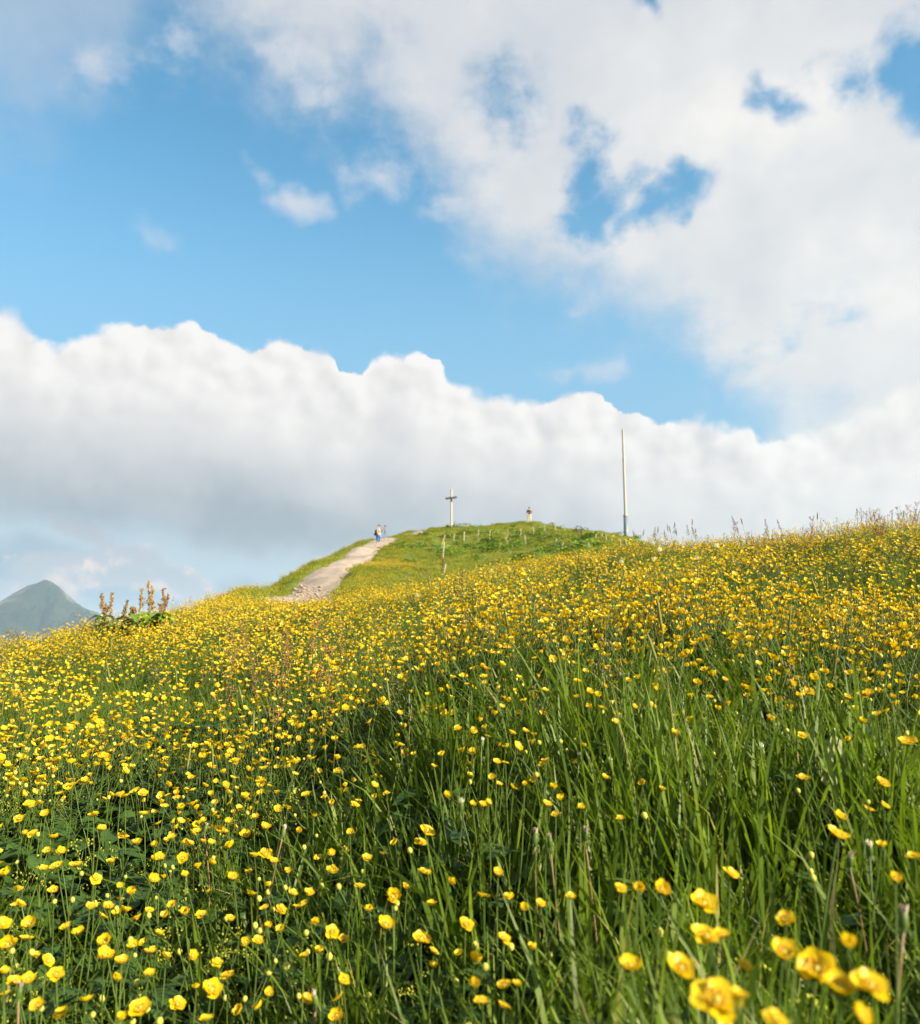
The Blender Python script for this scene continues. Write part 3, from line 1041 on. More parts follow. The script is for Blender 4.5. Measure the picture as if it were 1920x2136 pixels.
def merge(name, label, meshes, P, rot, scl, idx):
    """one object of kind stuff: real copies of small plants joined into a single mesh"""
    mats = list(meshes[0].materials)
    vs, lp, ls, mi, o, lo_ = [], [], [], [], 0, 0
    ca, sa = np.cos(rot), np.sin(rot)
    for k, me in enumerate(meshes):
        sel = np.where(idx == k)[0]
        if not len(sel):
            continue
        v = np.empty(len(me.vertices) * 3, np.float32)
        me.vertices.foreach_get('co', v)
        v = v.reshape(-1, 3)
        l = np.empty(len(me.loops), np.int32)
        me.loops.foreach_get('vertex_index', l)
        s_ = np.empty(len(me.polygons), np.int32)
        me.polygons.foreach_get('loop_start', s_)
        m_ = np.empty(len(me.polygons), np.int32)
        me.polygons.foreach_get('material_index', m_)
        q = v[None] * scl[sel][:, None]
        cz, sz_, cx, sx, cy_, sy_ = ca[sel, 2, None], sa[sel, 2, None], ca[sel, 0, None], sa[sel, 0, None], ca[sel, 1, None], sa[sel, 1, None]
        X, Y, Z = q[..., 0] * cz - q[..., 1] * sz_, q[..., 0] * sz_ + q[..., 1] * cz, q[..., 2]
        Y, Z = Y * cx - Z * sx, Y * sx + Z * cx
        X, Z = X * cy_ + Z * sy_, Z * cy_ - X * sy_
        vs.append((np.stack([X, Y, Z], -1) + P[sel][:, None]).reshape(-1, 3))
        lp.append((l[None] + (o + np.arange(len(sel)) * len(v))[:, None]).reshape(-1))
        ls.append((s_[None] + (lo_ + np.arange(len(sel)) * len(l))[:, None]).reshape(-1))
        mi.append(np.tile(m_, len(sel)))
        o += len(sel) * len(v)
        lo_ += len(sel) * len(l)
    vs, lp, ls, mi = (np.concatenate(t_) for t_ in (vs, lp, ls, mi))
    me = bpy.data.meshes.new(name)
    me.vertices.add(len(vs))
    me.vertices.foreach_set('co', vs.astype(np.float32).reshape(-1))
    me.loops.add(len(lp))
    me.loops.foreach_set('vertex_index', lp.astype(np.int32))
    me.polygons.add(len(ls))
    me.polygons.foreach_set('loop_start', ls.astype(np.int32))
    me.polygons.foreach_set('material_index', mi.astype(np.int32))
    me.polygons.foreach_set('use_smooth', np.ones(len(ls), bool))
    for mt in mats:
        me.materials.append(mt)
    me.update(calc_edges=True)
    return tag(link(name, me), label=label, kind='stuff')


def tiles(T, r0, r1, amax, jit=0.12):
    """centres of a loose square grid over part of the ground, with the tilt of the ground there"""
    n = int(r1 / T) + 2
    gx_, gy_ = np.meshgrid(np.arange(-n, n + 1) * T, np.arange(0, n + 1) * T)
    x, y = gx_.ravel() + rng.normal(0, jit * T, gx_.size), gy_.ravel() + rng.normal(0, jit * T, gx_.size)
    r, a = np.hypot(x, y), np.arctan2(x, y)
    k = (r > r0) & (r < r1) & (np.abs(a) < amax)
    x, y, r = x[k], y[k], r[k]
    e = T * 0.4
    sx_ = (ground(x + e, y) - ground(x - e, y)) / (2 * e)
    sy_ = (ground(x, y + e) - ground(x, y - e)) / (2 * e)
    # leave out tiles that would stick out over a sharp edge
    cup_ = (ground(x + e, y) + ground(x - e, y) + ground(x, y + e) + ground(x, y - e)) / 4 - ground(x, y)
    k = (np.abs(cup_) < 0.07 * T) & (np.hypot(sx_, sy_) < 0.75)
    x, y, r, sx_, sy_ = x[k], y[k], r[k], sx_[k], sy_[k]
    P = np.stack([x, y, ground(x, y)], -1)
    rot = np.empty((len(x), 3))
    for i in range(len(x)):
        q = Vector((0, 0, 1)).rotation_difference(Vector((-sx_[i], -sy_[i], 1)).normalized()).to_matrix() @ Matrix.Rotation(rng.integers(0, 4) * math.pi / 2 + rng.normal(0, 0.1), 3, 'Z')
        rot[i] = q.to_euler()
    return P, rot, r


def pick(lv, nvar):
    """plant number for a density level in each tile"""
    return lv * nvar + rng.integers(0, nvar, len(lv))


# near grass
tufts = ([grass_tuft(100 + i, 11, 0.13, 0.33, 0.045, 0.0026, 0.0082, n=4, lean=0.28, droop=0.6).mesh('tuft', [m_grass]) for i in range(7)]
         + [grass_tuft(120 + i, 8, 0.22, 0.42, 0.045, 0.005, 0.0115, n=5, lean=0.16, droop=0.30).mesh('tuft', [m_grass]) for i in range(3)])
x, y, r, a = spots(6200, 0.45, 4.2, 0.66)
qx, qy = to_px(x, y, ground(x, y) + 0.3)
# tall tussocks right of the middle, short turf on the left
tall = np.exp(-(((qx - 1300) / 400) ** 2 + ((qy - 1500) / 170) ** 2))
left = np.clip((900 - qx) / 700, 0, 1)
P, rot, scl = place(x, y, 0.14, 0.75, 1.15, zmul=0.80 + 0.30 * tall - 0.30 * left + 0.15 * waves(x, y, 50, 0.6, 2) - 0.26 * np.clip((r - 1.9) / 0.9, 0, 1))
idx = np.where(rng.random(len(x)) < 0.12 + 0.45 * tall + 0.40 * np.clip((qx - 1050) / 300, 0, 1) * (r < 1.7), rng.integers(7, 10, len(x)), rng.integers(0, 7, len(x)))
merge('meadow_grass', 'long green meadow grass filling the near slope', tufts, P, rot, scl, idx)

# middle slope grass, in tiles
def grass_tile(seed, T, nb, h0, h1, w_):
    rnd = random.Random(seed)
    mb = MB()
    for _ in range(nb):
        blade(mb, rnd.uniform(-.55, .55) * T, rnd.uniform(-.55, .55) * T, rnd.uniform(h0, h1), w_ * rnd.uniform(0.6, 1.3), rnd.uniform(0.02, 0.4), rnd.uniform(0, 6.28), rnd, 0, 3, rnd.uniform(0.1, 0.8))
    return mb


TT = 0.6
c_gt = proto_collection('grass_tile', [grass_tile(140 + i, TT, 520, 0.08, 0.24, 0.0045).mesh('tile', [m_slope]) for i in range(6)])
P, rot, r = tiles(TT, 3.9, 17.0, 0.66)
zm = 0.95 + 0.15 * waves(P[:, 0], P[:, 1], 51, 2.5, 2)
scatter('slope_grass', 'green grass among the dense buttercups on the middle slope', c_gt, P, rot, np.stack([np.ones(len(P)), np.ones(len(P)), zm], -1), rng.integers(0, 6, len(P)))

# low broad leaves under the grass
herbs = ([herb(160 + i, 9, 0.035, 0.075, 0.10).mesh('herb', [m_leaf, m_stem]) for i in range(5)]
         + [herb(170 + i, 7, 0.05, 0.085, 0.10).mesh('herb', [m_leaf, m_stem]) for i in range(3)])
x, y, r, a = spots(1700, 0.45, 4.2, 0.66)
keep = patchy(x, y, 52, 0.8) > 0.33
x, y = x[keep], y[keep]
P, rot, scl = place(x, y, 0.1, 0.75, 1.3)
merge('undergrowth', 'dark broad leaves growing low between the grass', herbs, P, rot, scl, rng.integers(0, 8, len(x)))


# lady's mantle: clouds of tiny lime flowers
def lime_cloud(seed):
    rnd = random.Random(seed)
    mb = MB()
    mb.tube(curve_pts((0, 0, 0), (rnd.uniform(-.03, .03), rnd.uniform(-.03, .03), 0.15), (0.01, 0, 0), 3), 0.0012, 3, 0, False)
    for _ in range(7):
        c0 = Vector((rnd.uniform(-.04, .04), rnd.uniform(-.04, .04), rnd.uniform(0.14, 0.21)))
        mb.tube([(0, 0, 0.13), c0], 0.0007, 3, 0, False)
        for _ in range(7):
            mb.ball(c0 + Vector((rnd.gauss(0, .007), rnd.gauss(0, .007), rnd.gauss(0, .005))), rnd.uniform(.0016, .0028), 1, 4, 3)
    return mb


limes = [lime_cloud(180 + i).mesh('lime', [m_stem, m_lime]) for i in range(4)]
x, y, r, a = spots(420, 0.6, 3.4, 0.64)
keep = patchy(x, y, 53, 0.9) > 0.45
x, y = x[keep], y[keep]
P, rot, scl = place(x, y, 0.15, 0.7, 1.15)
merge('lime_flowers', 'tiny lime green flower sprays low in the grass', limes, P, rot, scl, rng.integers(0, 4, len(x)))

# seeding grasses through the meadow
culms = ([seed_stalk(190 + i, 0.40, 'spike').mesh('culm', [m_stem, m_seed, m_grass, m_spike]) for i in range(4)]
         + [seed_stalk(200 + i, 0.40, 'panicle').mesh('culm', [m_stem, m_seed, m_grass, m_spike]) for i in range(3)])
x, y, r, a = spots(420, 1.5, 13.0, 0.64, 1.3)
P, rot, scl = place(x, y, 0.12, 0.75, 1.1, zmul=np.where((r > 5.5) & (a > 0.15), 0.72, 1.0))
merge('seeding_grass', 'thin grass stalks with brownish seed heads in the meadow', culms, P, rot, scl, rng.integers(0, 7, len(x)))


# the mass of buttercups, in tiles of three densities
def cup_tile(seed, T, nf, h):
    rnd = random.Random(seed)
    big = MB()
    while nf > 0:
        k = min(nf, rnd.randint(3, 6))
        one = buttercup_clump(rnd.randint(0, 10 ** 6), k, h * rnd.uniform(0.85, 1.12), 0.08, 0.0142, 2, 2)
        ox, oy = rnd.uniform(-.5, .5) * T, rnd.uniform(-.5, .5) * T
        n0 = len(big.v)
        big.v += [(p[0] + ox, p[1] + oy, p[2]) for p in one.v]
        big.f += [tuple(i + n0 for i in f) for f in one.f]
        big.m += one.m
        nf -= k
    return big


NV = 4
c_cup = proto_collection('buttercup_tile', [cup_tile(300 + 10 * lv + i, TT, nf, 0.30).mesh('tile', PM) for lv, nf in enumerate((60, 150, 270)) for i in range(NV)])
P, rot, r = tiles(TT, 2.75, 15.5, 0.66)
qx, qy = to_px(P[:, 0], P[:, 1], P[:, 2] + 0.3)
dn = 1.0 + 1.15 * waves(P[:, 0], P[:, 1], 54, 1.9, 3) + 0.9 * np.clip(1.3 - np.abs(qy - 1275) / 80, 0, 1) - 0.5 * np.clip((r - 9) / 5, 0, 1) - 0.9 * np.clip((3.9 - r) / 0.9, 0, 1) * np.clip((1000 - qx) / 300, 0, 1)
lv = np.clip(np.round(dn), 0, 2).astype(int)
zm = np.interp(r, [2, 6, 14], [1.08, 1.0, 0.85])
scatter('buttercup_mass', 'thousands of yellow buttercups covering the middle slope', c_cup, P, rot, np.stack([np.ones(len(P)), np.ones(len(P)), zm], -1), pick(lv, NV))

fringe = [buttercup_clump(210 + i, 4, 0.30, 0.08, 0.0122, 3).mesh('clump', PM) for i in range(9)]
x, y, r, a = spots(2300, 1.6, 3.8, 0.64)
qx, qy = to_px(x, y, ground(x, y) + 0.3)
sparse = np.exp(-(((qx - 1380) / 330) ** 2 + ((qy - 1490) / 150) ** 2))
keep = rng.random(len(x)) < (0.45 - 0.20 * np.clip((1000 - qx) / 300, 0, 1) + 0.5 * waves(x, y, 55, 0.9, 2)) * (1 - 0.70 * sparse) * np.clip((r - 1.5) / 0.7, 0.2, 1) + 0.9 * np.clip((1370 - qy) / 70, 0, 1) * np.clip((qx - 500) / 200, 0, 1)
x, y, r = x[keep], y[keep], r[keep]
P, rot, scl = place(x, y, 0.10, 0.85, 1.15, zmul=np.full(len(x), 1.10))
merge('buttercup_fringe', 'yellow buttercups thinning out towards the near grass', fringe, P, rot, scl, rng.integers(0, 9, len(x)))


# far hill: short grass, leafy patches and yellow drifts
def patch(seed, nb, rad, h0, h1, w_):
    rnd = random.Random(seed)
    mb = MB()
    for _ in range(nb):
        a_, q = rnd.uniform(0, 6.28), rad * math.sqrt(rnd.random())
        blade(mb, q * math.cos(a_), q * math.sin(a_), rnd.uniform(h0, h1), w_ * rnd.uniform(0.6, 1.3), rnd.uniform(0.05, 0.6), rnd.uniform(0, 6.28), rnd, 0, 2, rnd.uniform(0.2, 0.9))
    return mb


def leaf_patch(seed, nl, rad, L):
    rnd = random.Random(seed)
    mb = MB()
    for _ in range(nl):
        a_, q = rnd.uniform(0, 6.28), rad * math.sqrt(rnd.random())
        b_ = rnd.uniform(0, 6.28)
        round_leaf(mb, (q * math.cos(a_), q * math.sin(a_), rnd.uniform(0.1, 0.32)), (math.cos(b_), math.sin(b_), 0), L * rnd.uniform(0.6, 1.2), L * 0.8, 0, rnd, 3, rnd.uniform(-0.1, 0.5))
    return mb


def drift(seed, nf, rad):
    rnd = random.Random(seed)
    mb = MB()
    for _ in range(nf):
        a_, q = rnd.uniform(0, 6.28), rad * math.sqrt(rnd.random())
        p = Vector((q * math.cos(a_), q * math.sin(a_), rnd.uniform(0.16, 0.34)))
        mb.tube([(p.x, p.y, 0), p], 0.002, 3, 0, False)
        mb.ball(p, rnd.uniform(0.011, 0.017), 1, 5, 3, 0.7)
    return mb


TH = 2.0
def square(mbf, T, n):
    """spreads n small patches over a square tile"""
    big = MB()
    rnd = random.Random(n)
    for k in range(n):
        one = mbf(k)
        ox, oy = rnd.uniform(-.5, .5) * T, rnd.uniform(-.5, .5) * T
        n0 = len(big.v)
        big.v += [(p[0] + ox, p[1] + oy, p[2]) for p in one.v]
        big.f += [tuple(i + n0 for i in f) for f in one.f]
        big.m += one.m
    return big


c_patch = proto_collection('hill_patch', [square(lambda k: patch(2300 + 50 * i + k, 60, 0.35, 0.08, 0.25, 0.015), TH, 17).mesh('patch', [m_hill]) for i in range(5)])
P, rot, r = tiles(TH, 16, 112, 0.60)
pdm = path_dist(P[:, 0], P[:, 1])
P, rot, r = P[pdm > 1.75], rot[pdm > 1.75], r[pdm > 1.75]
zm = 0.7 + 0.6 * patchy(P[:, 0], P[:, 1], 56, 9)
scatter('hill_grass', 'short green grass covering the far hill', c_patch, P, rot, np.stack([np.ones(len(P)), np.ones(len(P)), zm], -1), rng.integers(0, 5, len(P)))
# ragged turf along the edges of the path
edge_p = [patch(2600 + i, 45, 0.28, 0.08, 0.24, 0.015).mesh('edge', [m_hill]) for i in range(4)]
x, y, r, a = spots(30000, 22, 92, 0.30, 1.2)
pdm = path_dist(x, y)
keep = (pdm > 1.03 + 0.10 * rng.standard_normal(len(x))) & (pdm < 2.6)
x, y = x[keep][:2000], y[keep][:2000]
P, rot, scl = place(x, y, 0.15, 0.8, 1.3)
scatter('path_edge_grass', 'ragged turf along both edges of the gravel path', proto_collection('edge_patch', edge_p), P, rot, scl, rng.integers(0, 4, len(x)))

c_leafp = proto_collection('hill_leafpatch', [leaf_patch(240 + i, 26, 0.55, 0.24).mesh('leafpatch', [m_hleaf]) for i in range(4)])
x, y, r, a = spots(5200, 40, 95, 0.35, 1.5)
qx, qy = to_px(x, y, ground(x, y))
where = np.exp(-(((qx - 1090) / 170) ** 2 + ((qy - 1138) / 26) ** 2)) + 0.25 * np.exp(-(((qx - 860) / 60) ** 2 + ((qy - 1140) / 14) ** 2))
keep = (rng.random(len(x)) < 0.42 * where * (0.4 + patchy(x, y, 57, 6))) & (path_dist(x, y) > 1.3) & (qx > 810)
x, y = x[keep], y[keep]
P, rot, scl = place(x, y, 0.15, 0.7, 1.3)
scatter('hill_leaves', 'broad leafy weeds growing in the hollow below the fence', c_leafp, P, rot, scl, rng.integers(0, 4, len(x)))

c_drift = proto_collection('hill_drift', [drift(250 + i, 46, 0.55).mesh('drift', [m_stem, m_petal]) for i in range(4)])
x, y, r, a = spots(9000, 14.5, 80, 0.45, 0.9)
qx, qy = to_px(x, y, ground(x, y))
pd = path_dist(x, y)
verge = np.exp(-((pd - 1.9) / 0.7) ** 2) * (qx < 860)
bank = np.exp(-(((qx - 790) / 80) ** 2 + ((qy - 1190) / 18) ** 2))
near = np.clip((30 - r) / 12, 0, 1)
keep = (rng.random(len(x)) < (0.55 * verge + 0.9 * bank + 0.6 * near) * (0.2 + patchy(x, y, 58, 4))) & (pd > 1.3)
x, y = x[keep], y[keep]
P, rot, scl = place(x, y, 0.1, 0.7, 1.1)
scatter('hill_buttercups', 'drifts of yellow buttercups along the far path verges', c_drift, P, rot, scl, rng.integers(0, 4, len(x)))

# ------------------------------------------------------------------ materials of the built things
def wood_mat(name, a, b, grain=(30, 30, 2.0)):
    m, nt = material(name)
    tc = nt.node('ShaderNodeTexCoord')
    v = nt.vmath('MULTIPLY', E(nt, tc.outputs['Object']), grain)
    n = nt.noise(v, 1.0, 6.0, 0.65)
    oi = E(nt, nt.node('ShaderNodeObjectInfo').outputs['Random'])
    c = nt.mix((n * 0.75 + oi * 0.3 - 0.05).clamp(), a, b)
    finish(nt, principled(nt, c, 0.85, 0.2, bump(nt, n, 0.6, 0.01)))
    return m


m_pale = wood_mat('pale_weathered_wood', (0.24, 0.20, 0.165), (0.42, 0.37, 0.315))
m_grey = wood_mat('shaded_weathered_wood', (0.085, 0.07, 0.06), (0.16, 0.14, 0.12), (2.0, 30, 30))  # crossbeam only: the shade on its front is put into this darker colour
m_post = wood_mat('fence_wood', (0.22, 0.175, 0.135), (0.44, 0.37, 0.30))
m_darkw = wood_mat('dark_wood', (0.05, 0.035, 0.025), (0.11, 0.08, 0.06))  # darker wood for the stake and the dark posts
m_steel = plain_mat('blue_grey_steel', (0.10, 0.125, 0.155), 0.45, 0.5, 0.25, 3.0)
m_mast = plain_mat('cream_painted_mast', (0.30, 0.275, 0.225), 0.5, 0.4, 0.2, 2.0)
m_ring = plain_mat('galvanised_collar', (0.28, 0.25, 0.22), 0.4, 0.5, 0.2, 6.0, 0.4)
m_stone = plain_mat('stone', (0.27, 0.21, 0.16), 0.9, 0.2, 0.35, 9.0, bmp=0.6)
m_skin = plain_mat('skin', (0.55, 0.30, 0.20), 0.5, 0.4, 0.08, 20)
m_white = plain_mat('white_cloth', (0.34, 0.32, 0.31), 0.9, 0.1, 0.12, 12, bmp=0.3)
m_blue = plain_mat('blue_cloth', (0.035, 0.12, 0.36), 0.9, 0.1, 0.25, 12, bmp=0.3)
m_navy = plain_mat('navy_cloth', (0.010, 0.014, 0.024), 0.8, 0.2, 0.3, 20)
m_dark = plain_mat('dark_jacket_cloth', (0.022, 0.014, 0.022), 0.9, 0.1, 0.3, 12)
m_cream = plain_mat('cream_cloth', (0.46, 0.40, 0.26), 0.9, 0.1, 0.12, 12, bmp=0.3)
m_hair = plain_mat('dark_hair', (0.025, 0.016, 0.012), 0.6, 0.3, 0.3, 60)
m_shoe = plain_mat('brown_shoe', (0.060, 0.028, 0.020), 0.7, 0.3, 0.2, 20)
m_black = plain_mat('black_metal', (0.012, 0.012, 0.014), 0.4, 0.5, 0.2, 30)


def round_post(mb, a, b, r0, r1, n=7, m=0, rings=4, seed=1, pointed=False):
    rnd = random.Random(seed)
    a, b = Vector(a), Vector(b)
    pts = [a.lerp(b, i / rings) + Vector((rnd.uniform(-1, 1), rnd.uniform(-1, 1), 0)) * r0 * (0.18 if 0 < i < rings else 0) for i in range(rings + 1)]
    rad = [r0 + (r1 - r0) * i / rings for i in range(rings + 1)]
    if pointed:
        pts.append(b + (b - a).normalized() * r1 * 1.6)
        rad.append(r1 * 0.25)
    mb.tube(pts, rad, n, m)


# ------------------------------------------------------------------ summit cross
base, rr = hit(942, 1099, 0, 60)
k = rr / F_PX
cross = tag(link('wooden_cross', None, None, base), 'tall pale wooden summit cross with a dark crossbeam on the grassy hilltop', 'cross')
mb = MB()
hh = 80 * k
mb.box(-0.08, 0.08, -0.08, 0.08, -0.3, hh)
link('post', mb.mesh('post', m_pale, False), cross, rot=(0, 0, R(32)))
mb = MB()
bl = 23.5 * k / math.cos(R(20))
mb.box(-bl / 2, bl / 2, -0.075, 0.075, -0.10, 0.10)
link('crossbeam', mb.mesh('crossbeam', m_grey, False), cross, loc=(-0.02, -0.20, hh * 0.765), rot=(R(2), R(-4.0), R(-18)))
mb = MB()
for s in (-1, 1):
    mb.tube([(s * 0.05, -0.33, hh * 0.765), (s * 0.05, -0.06, hh * 0.765)], 0.022, 6)
link('bolt', mb.mesh('bolt', m_ring), cross)
p0, _ = hit(946, 1099, 0, 60)
mb = MB()
round_post(mb, (0, 0, -0.1), at(950, 1088, rr) - p0, 0.035, 0.028, seed=3)
tag(link('stake', mb.mesh('stake', m_darkw), None, p0), 'short dark stake leaning beside the foot of the summit cross', 'stake')


def rock_mesh(seed, r, flat=0.65):
    rnd = random.Random(seed)
    mb = MB()
    mb.ball((0, 0, 0), r, 0, 9, 6, flat)
    mb.v = [tuple(c * (1 + rnd.uniform(-0.22, 0.22)) for c in v) for v in mb.v]
    return mb.mesh('stone', m_stone, False)


p0, _ = hit(938, 1099, 0, 60)
tag(link('stone', rock_mesh(5, 0.30), None, p0 + Vector((0, 0, 0.12))), 'dark stone lying left of the foot of the summit cross', 'stone')

# ------------------------------------------------------------------ mast
base, rr = hit(1307, 1123, 0, 45)
rr = max(rr, 70)
base = at(1307, 1123, rr)
base.z = gz(base.x, base.y)
k = rr / F_PX
mast = tag(link('mast', None, None, base), 'tall thin cream mast on a blue grey steel foot, right of the hill', 'pole')
top_z = at(1298, 895, rr).z - base.z
low = top_z * 0.205
mid = top_z * 0.715
mb = MB()
mb.tube([(0, 0, -0.3), (0, 0, 0.05), (0, 0, low)], [0.225, 0.225, 0.20], 16)
link('steel_foot', mb.mesh('steel_foot', m_steel), mast)
mb = MB()
mb.tube([(0, 0, low), (0, 0, mid)], [0.135, 0.118], 14, cap=False)
link('lower_tube', mb.mesh('lower_tube', m_mast), mast)
mb = MB()
mb.tube([(0, 0, mid), (0, 0, top_z - 0.04), (0, 0, top_z)], [0.112, 0.098, 0.06], 20)
link('upper_tube', mb.mesh('upper_tube', m_mast, False), mast)
for z, r_ in ((low, 0.235), (mid, 0.150)):
    mb = MB()
    mb.tube([(0, 0, z - 0.09), (0, 0, z - 0.06), (0, 0, z + 0.06), (0, 0, z + 0.09)], [r_ * 0.9, r_, r_, r_ * 0.8], 16)
    link('collar', mb.mesh('collar', m_ring), mast)
p0 = at(1318, 1124, rr)
p0.z = gz(p0.x, p0.y)
tag(link('stone', rock_mesh(8, 0.22), None, p0 + Vector((0, 0, 0.15))), 'small dark stone just right of the mast foot', 'stone')

# ------------------------------------------------------------------ fence posts
POSTS = [  # top x, top y, foot x, foot y, words
    (928.7, 1116, 921, 1141, 'tall pale leaning fence post topping the near fence line'), (927, 1131, 924, 1167, 'tall split fence post in the middle of the near fence line'),
    (926, 1167, 923, 1189, 'dark fence post low in the near fence line'), (930, 1178, 926, 1196, 'lowest short fence post of the near fence line, tilted right'),
    (948, 1115, 947, 1132, 'thin fence post just right of the near fence corner'), (969, 1109, 968, 1129, 'bright pale fence post below the summit cross'),
    (999, 1106, 997, 1127, 'pale fence post third from the fence corner'), (1023, 1106, 1021, 1127, 'pale fence post fourth from the fence corner'),
    (1060.5, 1104, 1057, 1125, 'pale fence post tilting right above a fallen stake'), (1054, 1121, 1063, 1138, 'thin fallen fence stake slanting left on the slope'),
    (1088, 1103, 1086, 1124, 'pale fence post left below the man in cream trousers'), (1095, 1116.5, 1097, 1137, 'brown fence post standing lower in the weeds'),
    (1113, 1099, 1113, 1118, 'upright fence post right below the man in cream trousers'), (1136, 1095, 1136.6, 1110, 'short fence post on the hill brow'),
    (1157.5, 1090, 1159.5, 1108.5, 'broad bright fence post reaching above the skyline'), (1178.6, 1092, 1179, 1109, 'slim fence post reaching above the skyline right of the broad one'),
    (1202.5, 1099.5, 1206.7, 1116.5, 'dark fence post leaning left near the skyline'), (1201, 1102, 1202, 1110, 'short pale fence post touching the dark leaning one'),
    (1213, 1105, 1214, 1117, 'pale fence post right of the dark leaning one'), (1161.6, 1123, 1162, 1137, 'brown fence post in the leafy hollow'),
    (1176.5, 1131.6, 1171, 1146, 'pale stake tilted right in the hollow'), (1229, 1133, 1228, 1146, 'pale upright stake in the lower right hollow'),
    (1244, 1114, 1243, 1124, 'small fence post left of the mast row'), (1256.4, 1113, 1256.7, 1125.6, 'upright small fence post halfway to the mast'),
    (1265, 1118, 1265.5, 1131, 'small fence post between the hill and the mast'), (1277, 1123, 1278, 1133, 'tiny fence post nearest the mast on its left'),
    (1293.5, 1123.7, 1297, 1141.5, 'pale fence post leaning left before the mast'), (1306, 1125.6, 1307, 1140, 'fence post directly below the mast foot'),
    (1330, 1130, 1332.5, 1146, 'rightmost pale fence post right of the mast'),
]
for i, (tx, ty, fx, fy, words) in enumerate(POSTS):
    p0, rr = hit(fx, fy, 0, 34)
    k = rr / F_PX
    d = Vector(((tx - fx) * k, 0, (fy - ty) * k * 1.02))
    mb = MB()
    wd = 1.0 * (0.060 if 'broad' in words or 'bright' in words else 0.045) * random.uniform(0.9, 1.15)
    if 'stake' in words or 'thin' in words or 'slim' in words:
        wd *= 0.72
    round_post(mb, d * -0.12, d, wd, wd * 0.85, seed=40 + i, pointed=(i % 3 == 0))
    tag(link('fence_post', mb.mesh('fence_post', m_darkw if 'dark' in words else m_post), None, p0), words, 'fence post', 'posts of the old hill fence')

# ------------------------------------------------------------------ people
def skin_mesh(name, nodes, edges, mat, sub=2, extra=None):
    """continuous surface grown over a skeleton of joints (x, y, z, radius)"""
    me = bpy.data.meshes.new(name)
    me.from_pydata([n_[:3] for n_ in nodes], edges, [])
    o = bpy.data.objects.new(name, me)
    C.objects.link(o)
    o.modifiers.new('skin', 'SKIN')
    if not me.skin_vertices:
        raise RuntimeError('no skin layer')
    for i, n_ in enumerate(nodes):
        rd = n_[3]
        me.skin_vertices[0].data[i].radius = rd if hasattr(rd, '__len__') else (rd, rd)
    me.skin_vertices[0].data[0].use_root = True
    sb = o.modifiers.new('sub', 'SUBSURF')
    sb.levels = sb.render_levels = sub
    dg = bpy.context.evaluated_depsgraph_get()
    out = bpy.data.meshes.new_from_object(o.evaluated_get(dg))
    bpy.data.objects.remove(o)
    out.name = name
    out.materials.clear()
    out.materials.append(mat)
    out.polygons.foreach_set('use_smooth', [True] * len(out.polygons))
    if extra is not None:
        import bmesh
        bm = bmesh.new()
        bm.from_mesh(out)
        em = extra.mesh('extra', mat)
        bm.from_mesh(em)
        bm.to_mesh(out)
        bm.free()
    return out


def chain(nodes, edges, pts, link_to=None):
    """adds a run of joints; returns the index of the last one"""
    prev = link_to
    for p in pts:
        nodes.append(p)
        if prev is not None:
            edges.append((prev, len(nodes) - 1))
        prev = len(nodes) - 1
    return prev


def hand_into(mb, wrist, d, up):
    """five separate curled fingers rooted in the palm at the end of an arm"""
    d, up = Vector(d).normalized(), Vector(up).normalized()
    s = d.cross(up).normalized()
    palm = Vector(wrist) + d * 0.05
    mb.ball(palm, 0.042, 0, 8, 6, 0.8)
    for k, (off, l) in enumerate(((-0.027, 0.075), (-0.009, 0.085), (0.009, 0.08), (0.027, 0.062))):
        a = palm + s * off + d * 0.03
        mb.tube([a, a + d * l * 0.5, a + d * l * 0.8 - up * l * 0.35, a + d * l * 0.75 - up * l * 0.65], [0.010, 0.009, 0.008, 0.006], 6)
    a = palm - s * 0.03
    mb.tube([a, a - s * 0.03 + d * 0.025, a - s * 0.035 + d * 0.055], [0.012, 0.010, 0.007], 6)


def face_into(mb, c):
    """nose, ears, eye sockets and mouth on a head centred at c, looking along +x"""
    c = Vector(c)
    mb.tube([c + Vector((0.085, 0, 0.02)), c + Vector((0.118, 0, -0.025)), c + Vector((0.09, 0, -0.04))], [0.010, 0.017, 0.012], 6)
    for s in (-1, 1):
        mb.ball(c + Vector((0.0, s * 0.082, -0.01)), 0.026, 0, 7, 5, 1.4)
        mb.ball(c + Vector((0.086, s * 0.034, 0.012)), 0.014, 0, 7, 5)
    mb.ball(c + Vector((0.088, 0, -0.075)), 0.022, 0, 8, 4, 0.5)


